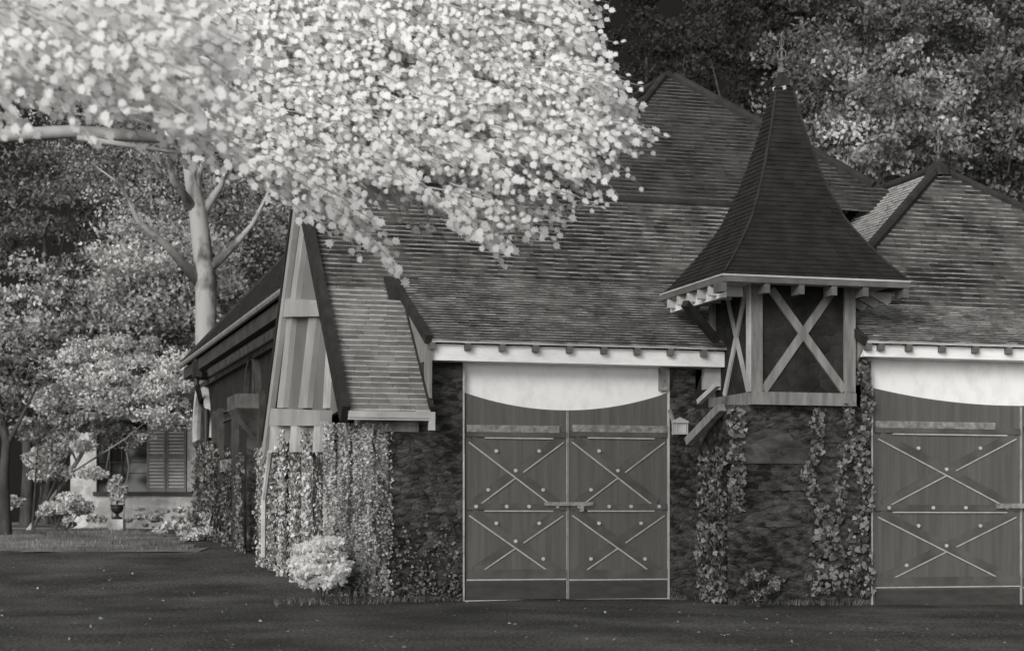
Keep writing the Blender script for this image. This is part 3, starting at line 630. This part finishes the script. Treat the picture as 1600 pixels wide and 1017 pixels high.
def clump_pts(centres, radii, per, squash=.6):
    P_ = []; squash *= .75
    for c, r in zip(centres, radii):
        a = unit(per)*(RNG.random((per,1))**.45)*r; a[:,2] *= squash; P_.append(a+np.array(c))
    return np.concatenate(P_)
def tree(name, label, base, crown_c, crown_r, nclump, per, leaf, mleaf, mbark, trunk_r=.25, clump_r=1., group=None, limbs=6, shape=DIAM, forks=None):
    T_ = empty(name, base, 0, label, 'tree', group); base = Vector(base); cc = Vector(crown_c)-base
    b = MB(); top = Vector((cc.x, cc.y, max(cc.z-crown_r[2]*.2, 1)))
    b.tube([Vector((0,0,-.3)), Vector((0,0,0)), top*.35+Vector((.1,0,0)), top*.7, top], [trunk_r*1.4, trunk_r*1.15, trunk_r, trunk_r*.7, trunk_r*.3], 9)
    for i in range(limbs):
        a = i*2.4+.5; st = top*(.4+.5*i/limbs); en = cc+Vector((math.cos(a)*crown_r[0]*.75, math.sin(a)*crown_r[1]*.75, crown_r[2]*random.uniform(-.3,.6)))
        b.tube([st, st.lerp(en,.5)+Vector((0,0,-.2)), en], [trunk_r*.45, trunk_r*.25, trunk_r*.08], 6)
    if forks:
        for (pts, rad) in forks: b.tube([Vector(p)-base for p in pts], rad, 9)
    b.build('trunk', mbark, T_, smooth=True)
    cs_ = []; rs_ = []
    for i in range(nclump):
        a = unit(1)[0]*(RNG.random()**.35); cs_.append((cc.x+a[0]*crown_r[0], cc.y+a[1]*crown_r[1], cc.z+a[2]*crown_r[2])); rs_.append(clump_r*random.uniform(.6,1.3))
    p_ = clump_pts(cs_, rs_, per); n_ = len(p_)
    dd = unit(n_); dd[:,2] -= .4
    leaves('crown', p_, dd, leaf*RNG.uniform(.6,1.3,n_), shape, mleaf, T_)
    return T_
# near overhanging tree (trunk outside the left edge)
nb = Vector((-7.2, -11.0, 0)); NT = empty('near_tree', nb, 0, 'near pale leafed tree whose boughs hang across the top left of the picture', 'tree')
sprays = []
def inpoly(x, y, poly):
    c = False; j = len(poly)-1
    for i in range(len(poly)):
        (xi,yi),(xj,yj) = poly[i], poly[j]
        if (yi > y) != (yj > y) and x < (xj-xi)*(y-yi)/(yj-yi)+xi: c = not c
        j = i
    return c
canopy = [(-180,-90),(860,-90),(850,20),(900,110),(925,190),(860,212),(780,222),(710,262),(640,245),(560,252),(470,270),(400,262),(330,215),(230,190),(130,150),(60,110),(-180,120)]
pp = []; dd = []; ss = []
b = MB()
def spray(x, y, d, L, ang, nleaf, s):
    st = px(x, y, d)-nb; a = R(ang); dr = Vector((math.cos(a), random.uniform(-.4,.4), -math.sin(a))).normalized()
    pts = [st, st+dr*L*.5+Vector((0,0,.02)), st+dr*L+Vector((0,0,-.07*L))]
    b.tube(pts, [.008,.006,.002], 4)
    for i in range(nleaf):
        t = (i+.6)/nleaf; p_ = st+dr*L*t+Vector((0,0,-.07*L*t*t)); side = 1 if i % 2 else -1
        o_ = Vector((random.uniform(-.5,.8), random.uniform(-1,1), random.uniform(-.9,.5)))
        q_ = p_+o_.normalized()*s*random.uniform(.5,1.1)
        pp.append(q_); dd.append(dr+o_*.8+Vector((0,0,-.35))); ss.append(s*random.uniform(.7,1.3))
from mathutils import noise as mn
cnt = 0
while cnt < 4700:
    x, y = random.uniform(-150, 940), random.uniform(-70, 290)
    if not inpoly(x, y, canopy): continue
    if x < 215 and y > 118 and random.random() < .82: continue
    if mn.noise(Vector((x*.022, y*.05, 3.1)))+.35*mn.noise(Vector((x*.06, y*.12, 9.))) < -.13: continue
    cnt += 1; d = random.uniform(18, 20.2)
    if x < 260 and random.random() < .25: d = random.uniform(12, 15)
    spray(x, y, d, random.uniform(.35,.8), random.uniform(5,50), 12, random.uniform(.055,.085))
for (x, y, d, L, a, n_) in ((470,285,20,.7,38,16),(505,310,20,.6,40,14),(540,345,20,.55,40,14),(575,378,20,.5,44,14),(520,300,20,.7,35,14),(455,300,20,.35,60,10),(485,330,20,.35,50,8),(560,360,20,.55,42,16),(600,250,20,.6,30,12),
        (680,310,20,.6,42,16),(700,330,20,.5,40,14),(720,300,21,.7,38,18),(760,320,21,.7,26,18),(740,345,21,.5,30,16),(790,310,21,.65,22,16),(700,300,20,.6,50,14),(735,350,20,.5,40,14),(770,340,21,.7,18,14),(800,335,21,.6,12,14),(750,375,21,.4,35,12),
        (870,200,22,.8,12,18),(900,215,22,.8,6,16),(850,235,22,.8,20,18),(830,255,22,.7,26,16),(880,180,22,.9,10,16),(915,190,22,.8,12,14),(800,270,22,.7,30,16),(925,170,22,.7,18,12),(890,240,22,.6,12,12),(640,350,21,.25,10,5),(590,300,21,.3,30,6),(610,290,21,.35,70,6),(560,290,21,.35,60,7),(900,120,22,.7,30,14),(890,60,22,.6,40,12),(640,270,20,.6,40,12),(500,290,20,.6,30,12)):
    d -= 2; spray(x, y, d, L*.95, a, int(n_*.8), .08); spray(x+random.uniform(-14,14), y+random.uniform(-12,12), d+.3, L*.7, a+random.uniform(-15,15), int(n_*.6), .075)
for i in range(85):                                      # ragged trailing edge
    t = random.random(); edge = [(860,10),(925,120),(960,200),(900,270),(850,300),(780,330),(720,330),(690,300),(620,285),(560,300),(500,290),(440,280)]
    k = t*(len(edge)-1); j = int(k); f_ = k-j; x = edge[j][0]*(1-f_)+edge[j+1][0]*f_; y = edge[j][1]*(1-f_)+edge[j+1][1]*f_
    spray(x+random.uniform(-60,8), y+random.uniform(-30,12), random.uniform(17,20), random.uniform(.35,.75), random.uniform(8,42), random.randint(6,11), random.uniform(.05,.08))
W_ = lambda x, y, d: px(x, y, d)-nb
b.tube([(0,0,-.3),(0,0,1.5),(.1,.0,3.2),(.3,.1,4.6),(.2,.3,6.5)], [.5,.42,.38,.3,.2], 12)
b.tube([(.1,.0,3.6), W_(-60,216,18.3), W_(110,206,18.6), W_(240,214,19), W_(420,232,19.5), W_(560,265,20)], [.16,.075,.065,.06,.04,.012], 8)
b.tube([W_(120,215,18.6), W_(260,236,19), W_(380,250,19.5)], [.03,.02,.008], 6)
b.tube([(.25,.2,4.8), W_(0,40,18.5), W_(300,70,19.5), W_(600,120,21), W_(850,200,22)], [.2,.12,.08,.05,.015], 8)
b.tube([(.25,.3,6.0), W_(100,-60,18.5), W_(500,-20,20), W_(820,60,21.5)], [.18,.1,.05,.02], 8)
b.tube([W_(300,70,19.5), W_(450,190,20), W_(690,320,20.4)], [.05,.03,.008], 6)
b.tube([W_(560,110,20.5), W_(700,230,21), W_(790,325,21)], [.04,.025,.006], 6)
for i in range(12):
    x, y = random.uniform(-50,820), random.uniform(0,250); L_ = random.uniform(40,110); a = R(random.uniform(10,45)); d = random.uniform(18,22)
    b.tube([W_(x,y,d), W_(x+L_*math.cos(a)*.5,y+L_*math.sin(a)*.4,d), W_(x+L_*math.cos(a),y+L_*math.sin(a),d+.2)], [.014,.009,.004], 4)
b.build('trunk', 'bark_near', NT, smooth=True)
leaves('crown', np.array(pp), np.array(dd), np.array(ss), MAPL, 'leaf_near', NT, up=np.array([-.42,-.78,.5]), rnd=.22, curl=.1)

# mottled plane tree left of the building
base = px(322, 850, 62)
forks = [([px(322,850,62), px(320,600,62), px(322,440,62), px(308,330,62), px(290,240,62)], [.42,.34,.36,.3,.15]),
         ([px(310,440,62), px(262,385,61), px(215,345,60), px(190,290,60), px(150,260,59.5)], [.2,.13,.08,.05,.015]), ([px(325,420,62), px(360,390,62), px(395,350,62), px(420,300,62), px(430,250,62)], [.2,.12,.08,.05,.015]),
         ([px(305,330,62), px(270,280,61), px(262,230,60), px(230,180,60)], [.18,.12,.06,.02]), ([px(310,340,62), px(345,290,62.5), px(365,230,63)], [.18,.1,.05]), ([px(303,320,62),px(312,270,62),px(325,230,62)], [.14,.09,.05])]
tree('plane_tree', 'tall tree with blotchy pale trunk forking above the left wing roof', base, px(310,230,65), (5,3,3), 60, 200, .14, 'leaf_mid', 'bark', .3, 1.3, limbs=0, forks=forks)
gl = 'trees massed behind the left lawn'
specs = [  # x, y crown, depth, crown radius, clumps, material, label, size
 (70,330,78,(5.5,3.5,4.5),'leaf_dark','dark mottled tree filling the upper left edge behind the bough'),
 (210,330,84,(4.5,3.5,4.5),'leaf_mid','grey mottled tree just left of the blotchy pale trunk'),
 (400,370,88,(4.5,3,4),'leaf_mid','grey tree between the blotchy pale trunk and the gable'),
 (40,540,70,(4.5,3,3.2),'leaf_mid','broad grey tree at the far left above the low hanging shrubs'),
 (170,560,71,(4.0,1.8,2.6),'leaf_mid','bushy grey tree hanging over the shuttered window'),
 (250,440,72,(3.0,1.8,2.6),'leaf_pale','paler tree rising behind the shuttered window foliage')]
lf = .14
for (x, y, d, cr_, ml, lb) in specs:
    bp_ = px(x, 826, d); bp_.z = gh(bp_.x, bp_.y)
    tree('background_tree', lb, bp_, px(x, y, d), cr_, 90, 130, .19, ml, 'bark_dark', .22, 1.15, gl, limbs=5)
# low hanging foliage & shrubs at left
def shrub(name, label, x, y, d, r, n, leaf, ml, cat='shrub', stems=5, nc=14, shape=DIAM):
    c = px(x, y, d); g = gh(c.x, c.y); S = empty(name, (c.x, c.y, g), 0, label, cat); 
    cs_ = []; rs_ = []
    for i in range(nc):
        a = unit(1)[0]*(RNG.random()**.4); cs_.append((a[0]*r[0], a[1]*r[1], max(c.z-g+a[2]*r[2], .05))); rs_.append(min(r)*random.uniform(.3,.6))
    p_ = clump_pts(cs_, rs_, n//nc); n_ = len(p_); dd_ = unit(n_); dd_[:,2] -= .3
    p_[:,2] = np.maximum(p_[:,2], .03)
    leaves('foliage', p_, dd_, leaf*RNG.uniform(.6,1.3,n_), shape, ml, S)
    b = MB()
    b.tube([(0,0,-.1),(0,0,.12)], [.03*r[2]+.03]*2, 6)
    for i in range(stems): b.tube([(0,0,-.05), Vector(cs_[i])*.5, cs_[i]], [.03*r[2]+.005,.02*r[2]+.003,.004], 5)
    b.build('stem', 'bark_dark', S); return S
shrub('shrub', 'drooping pale shrub at the left of the shuttered window', 85, 735, 60, (2.0,1.2,1.6), 4600, .13, 'leaf_pale')
shrub('shrub', 'grey shrub behind the far left tree trunk', 50, 655, 60, (2.2,1.4,1.3), 3200, .14, 'leaf_mid')
shrub('shrub', 'pale bushy shrub between the far left trunk and the urn', 100, 792, 57, (1.2,.8,.6), 2200, .13, 'leaf_pale')
ob = px(45, 838, 60); ob.z = gh(ob.x, ob.y)
tree('overhanging_tree', 'leaning tree whose grey foliage hangs over the top of the shutters', ob, px(185,605,60.5), (3.2,1.2,1.75), 95, 150, .12, 'leaf_pale', 'bark', .08, .5, limbs=4)
shrub('shrub', 'low pale planting under the shuttered window, right of the urn', 240, 806, 60, (1.0,.4,.3), 2400, .11, 'leaf_pale', stems=1)
shrub('shrub', 'low pale bush at the foot of the left wing, beside the lawn', 285, 815, 52, (.9,.7,.55), 2400, .11, 'leaf_pale', stems=1)
shrub('shrub', 'low pale bush against the left wing wall under the pilasters', 325, 835, 47, (.7,.6,.5), 1800, .1, 'leaf_pale')
# far left trunk
fb = px(8, 838, 50); fb.z = gh(fb.x, fb.y)
FT = empty('old_tree', fb, 0, 'old tree at the left edge, dark trunk with pale scarred side', 'tree')
b = MB(); W2 = lambda x, y: px(x, y, 50)-fb
b.tube([(0,0,-.2), W2(8,800), W2(6,740), W2(10,690), W2(-5,620), W2(-30,560)], [.2,.15,.13,.12,.08,.05], 9); b.tube([W2(8,700), W2(24,670), W2(60,600)], [.09,.06,.02], 7); b.build('trunk', 'bark_dark', FT, smooth=True)
p_ = clump_pts([tuple(W2(random.uniform(-80,60), random.uniform(560,660))) for i in range(14)], [.5]*14, 110); leaves('crown', p_, unit(len(p_)), .14*RNG.uniform(.6,1.3,len(p_)), DIAM, 'leaf_dark', FT)
# right background trees
gr = 'trees rising behind the roofs on the right'
lf = .19
for (x, y, d, cr_, ml, lb) in [
  (1400,180,62,(2.4,2.2,2.6),'leaf_mid','grey feathery tree behind the right finial'),
  (1330,90,70,(3.0,2.5,2.6),'leaf_dark','grey tree at the top, just right of the spire finial'),
  (1500,70,72,(3.2,2.5,2.6),'leaf_dark','dark tree in the top right corner'),
  (1540,220,66,(2.2,2,3),'leaf_dark','dark tree behind the right hip of the roof'),
  (1160,120,74,(2.4,2.2,3),'leaf_dim','dark tree just left of the spire'),
  (1290,200,66,(2.0,2,2.6),'leaf_dark','grey tree directly right of the spire'),
  (1600,120,78,(3,2.5,4),'leaf_dim','dark tree at the right edge of the picture'),
  (1230,30,80,(3.2,2,2.4),'leaf_dim','dim dark tree over the spire finial'),
  (1010,70,95,(4.5,3,3.2),'leaf_dim','very dark tree above the hipped roof peak at the top centre')]:
    bp_ = px(x, 826, d); bp_.z = gh(bp_.x, bp_.y)
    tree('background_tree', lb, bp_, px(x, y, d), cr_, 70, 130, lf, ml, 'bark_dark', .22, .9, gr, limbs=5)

# ------------------------------------------------------------------ ivy
def ivy(name, label, strips, leaf, ml, ground_r=None, shape=IVYL, cat='ivy'):
    """strips: (point function(s,t)->Vector world, normal, count, density function)"""
    S = None; allp = []; upn = []
    for f, nrm, cnt_, dens in strips:
        k = 0
        while k < cnt_:
            s, t = random.random(), random.random()
            if random.random() > dens(s, t): continue
            p_ = f(s, t)+Vector(nrm)*abs(random.gauss(.04,.05)); allp.append(p_); upn.append(nrm); k += 1
    c = sum(allp, Vector())/len(allp); base = Vector((c.x, c.y, min(p.z for p in allp)))
    S = empty(name, base, 0, label, cat)
    a = np.array([tuple(p-base) for p in allp]); n_ = len(a); d_ = RNG.normal(size=(n_,3))*.5; d_[:,2] -= .7
    leaves('foliage', a, d_, leaf*RNG.uniform(.6,1.35,n_), shape, ml, S, up=np.array(upn))
    b = MB()
    for f, nrm, cnt_, dens in strips:
        for j in range(3):
            s = random.random(); pts = [f(min(1,max(0,s+.12*math.sin(i*1.3+j))), i/7)+Vector(nrm)*.012-base for i in range(8)]
            b.tube(pts, [.014-.0012*i for i in range(8)], 5)
    b.build('stem', 'bark_dark', S); return S
nF = loc2w(0,-1,0)-loc2w(0,0,0); nL = loc2w(-1,0,0)-loc2w(0,0,0)
fr = lambda x0, x1, y0, y1, v: (lambda s, t: loc2w(P(x0+(x1-x0)*s, y0+(y1-y0)*(1-t), v)[0], v, P(x0+(x1-x0)*s, y0+(y1-y0)*(1-t), v)[1]))
def sd_(x0, x1, y0, y1, u): return lambda s, t: (lambda q: loc2w(u, q[0], q[1]))(Q(x0+(x1-x0)*s, y0+(y1-y0)*(1-t), u))
nz = lambda s, t: .55+.45*math.sin(s*9+t*5)*math.sin(t*7+s*3)
ivy('ivy', 'pale ivy curtain covering the wall corner below the low left eave', [(fr(505,612,662,930,V0), nF, 30000, lambda s,t: (.6+.4*mn.noise(Vector((s*14,t*2.5,8))))*(1 if s < .75+.2*mn.noise(Vector((t*6,1,1))) else .12)*(1 if mn.noise(Vector((s*9,t*3,5))) > -.3 else .1))], .04, 'ivy')
ivy('ivy', 'grey ivy strands climbing the posts under the jettied gable', [(sd_(442,503,672,925,UG+.18), nL, 7500, lambda s,t: max(.02, math.sin(s*19+.6))**1.5*(1-.3*t)), (sd_(408,440,700,890,UG+.18), nL, 2500, lambda s,t: max(.05,.5+.5*math.sin(s*12)))], .065, 'ivy')
ivy('ivy', 'grey ivy growing between the arched window and the doorways of the left wing', [(sd_(338,386,700,872,WU-.14), nL, 2600, lambda s,t: max(.02,math.sin(s*16+1))*(1.1-t)), (sd_(306,338,690,850,WU-.14), nL, 3600, lambda s,t: 1-.6*t)], .075, 'ivy_dark')
ivy('ivy', 'grey ivy on the corner left of the tower base', [(sd_(1096,1137,700,940,US-.02), nL, 1500, lambda s,t: (1-.75*t)*(.4+.6*s)), (fr(1137,1160,640,800,VR), nF, 330, lambda s,t: .5)], .075, 'vine')
ivy('creeper', 'thin grey creeper low on the stone wall, left of the boarded door', [(fr(612,718,800,938,V0), nF, 900, lambda s,t: max(0,(1-t)*(.6+1.2*mn.noise(Vector((s*5,t*4,2))))))], .045, 'ivy_dark', cat='creeper')
vg = 'climbing vines on the tower base'
for (xs, lb, cn) in (((1283,1262,1285,1275,640,930), 'vine of curled leaves on the tower base, leftmost of three', 300), ((1325,1322,1300,1310,610,930), 'vine of curled leaves on the tower base, middle of three', 360), ((1350,1348,1346,1340,562,930), 'vine of curled leaves climbing tight beside the right door', 330)):
    ya, yb = xs[4], xs[5]
    def f(s, t, xs=xs, ya=ya, yb=yb):
        y = yb+(ya-yb)*t; x = np.interp(1-t, [0,.33,.66,1], xs[:4])+(s-.5)*(14+26*(1-t)**2)+5*math.sin(t*18); q = P(x, y, VR-.02); return loc2w(q[0], VR-.02, q[1])
    o = ivy('vine', lb, [(f, nF, int(cn*1.7), lambda s,t: 1)], .085, 'vine', cat='vine'); o['group'] = vg
shrub('bush', 'round white leafed bush at the corner below the ivy curtain', 503, 880, 28.2, (.42,.36,.4), 5600, .07, 'leaf_near', 'bush', nc=70, shape=IVYL)
shrub('bush', 'small dark speckled bush right of the round white bush', 548, 895, 28.6, (.2,.2,.25), 900, .05, 'vine', 'bush', nc=10)
shrub('bush', 'small grey bush at the foot of the tower base', 1185, 915, 28.6, (.36,.2,.3), 1300, .065, 'vine', 'bush', nc=12, shape=IVYL)
# grass fringe along the wall foot and on the lawn edge (uncountable)
def grass(name, pts, h, m):
    n_ = len(pts); d_ = RNG.normal(size=(n_,3))*.45; d_[:,2] = 1
    sh = [(-.0,-.06),(-.0,.06),(.6,.04),(1,0)]; o = leaves(name, pts, d_, h*RNG.uniform(.5,1.2,n_), sh, m, None, curl=0); return kind(o, 'stuff')
g = []
for i in range(5200):
    x = random.uniform(430, 1345); v = (V0 if x < 1137 else VR)-abs(random.gauss(0,.16))-.02
    if 722 < x < 1047: continue
    if x > 610 and random.random() < .5: continue
    if x < 610: v -= abs(random.gauss(0,.35))
    q = loc2w(U_(x, v), v, 0); g.append((q.x, q.y, gh(q.x, q.y)))
grass('grass', np.array(g), .1, 'ivy_dark')
g = []
for i in range(16000):
    x = random.uniform(-14, -4); y = random.uniform(12.6, 34)
    if lawn_keep(x, y): g.append((x, y, gh(x, y)+.02))
grass('lawn_grass', np.array(g), .1, 'leaf_dark')
g = []
for i in range(1300):
    d = random.uniform(17, 40); X = random.uniform(-.29,.29)*d
    if w2loc(X, d-CD, 0).y > -.1 and X > -3: continue
    g.append((X, d-CD, gh(X, d-CD)+.012))
o = leaves('fallen_leaves', np.array(g), RNG.normal(size=(len(g),3))*[1,1,.15], RNG.uniform(.01,.06,len(g))*RNG.uniform(.4,1.1,len(g)), IVYL, 'litter', None, up=np.tile([0,0,1.5],(len(g),1))); kind(o, 'stuff')

# ------------------------------------------------------------------ far house with shutters
hd = 64; hz = .9
FH = empty('house', px(200, 826, hd), 0, 'pale house behind the shrubs at left with a wide dark window and louvred shutters', 'building')
ho = px(200, 826, hd); FH.location = (ho.x, ho.y, gh(ho.x, ho.y)); HW = lambda x, y: px(x, y, hd)-Vector(FH.location)
b = MB(); a_, c_ = HW(110, 645), HW(330, 840); wa, wc = HW(151, 655), HW(229, 768)
b.box((a_.x,0,c_.z),(wa.x,5,a_.z)); b.box((wa.x,0,wa.z),(c_.x,5,a_.z)); b.box((wa.x,0,c_.z),(c_.x,5,wc.z)); b.box((HW(292,0).x,0,wc.z),(c_.x,5,wa.z)); b.build('wall', 'farwall', FH)
b = MB(); b.box((wa.x,.12,wc.z),(HW(292,0).x,.2,wa.z)); W = b.build('window', 'glass', FH)
b = MB()
for y in (722, 739, 700): z = HW(0, y).z; b.box((wa.x,.06,z-.012),(wc.x,.118,z+.012))
for x in (171, 190): b.box((HW(x,0).x-.02,.05,wc.z),(HW(x,0).x+.02,.117,wa.z))
b.build('glazing_bar', 'wingtrim', W)
for (xa, xb) in ((230,259.5),(260.5,291)):
    A_, B_ = HW(xa, 690), HW(xb, 768); b = MB(); fw = .07
    b.box((A_.x,-.06,B_.z),(A_.x+fw,-.01,A_.z+.5)); b.box((B_.x-fw,-.06,B_.z),(B_.x,-.01,A_.z+.5)); b.box((A_.x+fw,-.06,B_.z),(B_.x-fw,-.01,B_.z+.1)); mz = HW(0,715).z; b.box((A_.x+fw,-.06,mz-.04),(B_.x-fw,-.01,mz+.04)); b.box((A_.x+fw,-.06,A_.z+.42),(B_.x-fw,-.01,A_.z+.5))
    b.box((A_.x+fw,-.012,B_.z+.1),(B_.x-fw,-.004,A_.z+.42))
    S_ = b.build('shutter', 'shutter', FH); b = MB(); z = B_.z+.13
    while z < A_.z+.4:
        if abs(z-mz) > .07: b.add([(A_.x+fw,-.05,z),(B_.x-fw,-.05,z),(B_.x-fw,-.016,z+.07),(A_.x+fw,-.016,z+.07)], [(0,1,2,3)])
        z += .115
    b.build('louvre', 'timber_pale', S_)
b = MB(); b.box((wa.x-.1,-.12,wc.z-.14),(HW(300,0).x,-.002,wc.z)); b.build('sill', 'brace_dark', FH)
b = MB(); b.box((HW(143,0).x,-.05,wc.z),(wa.x-.0,-.002,wa.z)); b.build('window_surround', 'timber_pale', FH)
b = MB(); b.add([(a_.x-.4,-.5,a_.z),(c_.x+.4,-.5,a_.z),(c_.x+.4,3,a_.z+1.2),(a_.x-.4,3,a_.z+1.2),(a_.x-.4,5.5,a_.z),(c_.x+.4,5.5,a_.z)], [(0,1,2,3),(3,2,5,4),(0,3,4),(1,5,2)]); b.build('roof', 'verge', FH)
# urn with plant
up_ = px(183, 806, 58); ug = gh(up_.x, up_.y)
b = MB(); b.lathe((0,0,0), [(.16,0),(.16,.05),(.06,.1),(.05,.16),(.16,.24),(.2,.34),(.19,.4),(.23,.42),(.23,.45),(.18,.45)], 14); 
U = b.build('urn', 'lead'); U.location = (up_.x, up_.y, up_.z-.1); tag(U, 'dark footed urn on a plinth in front of the pale house wall', 'urn')
b = MB(); b.box((-.22,-.22,-(up_.z-.1-ug)-.1),(.22,.22,0)); b.build('plinth', 'farwall', U)
PL = empty('potted_plant', (up_.x, up_.y, up_.z+.33), 0, 'pale spiky plant growing out of the dark urn', 'plant')
p_ = clump_pts([(0,0,.3),(.1,0,.5),(-.1,0,.55),(0,0,.8)], [.3,.25,.25,.2], 120, 1.); leaves('foliage', p_, unit(len(p_))+[0,0,.6], .12*RNG.uniform(.6,1.3,len(p_)), DIAM, 'leaf_pale', PL)
b = MB(); [b.tube([(0,0,0),(x,0,.4),(x*1.4,0,.8)], .015, 5) for x in (-.1,0,.12)]; b.build('stem', 'bark_dark', PL)
# planting bed with slender saplings in front of the window
for i, (x, lb) in enumerate(((176,'slender pale sapling in front of the window, left one'),(192,'slender pale sapling in front of the window, right one'))):
    sb = px(x, 812, 61); sb.z = gh(sb.x, sb.y); S = empty('sapling', sb, 0, lb, 'sapling'); b = MB(); s = 1 if i else -1
    b.tube([(0,0,0),(.05*s,0,1.2),(.2*s,0,2.0),(.1*s,0,2.6),(.3*s,0,3.2)], [.035,.03,.025,.02,.01], 6); b.build('trunk', 'bark', S)
    p_ = clump_pts([(.2*s,0,2.8),(.4*s,0,3.1),(0,0,3.2)], [.4,.4,.4], 120, 1.); leaves('crown', p_, unit(len(p_)), .09*RNG.uniform(.6,1.3,len(p_)), DIAM, 'leaf_mid', S)
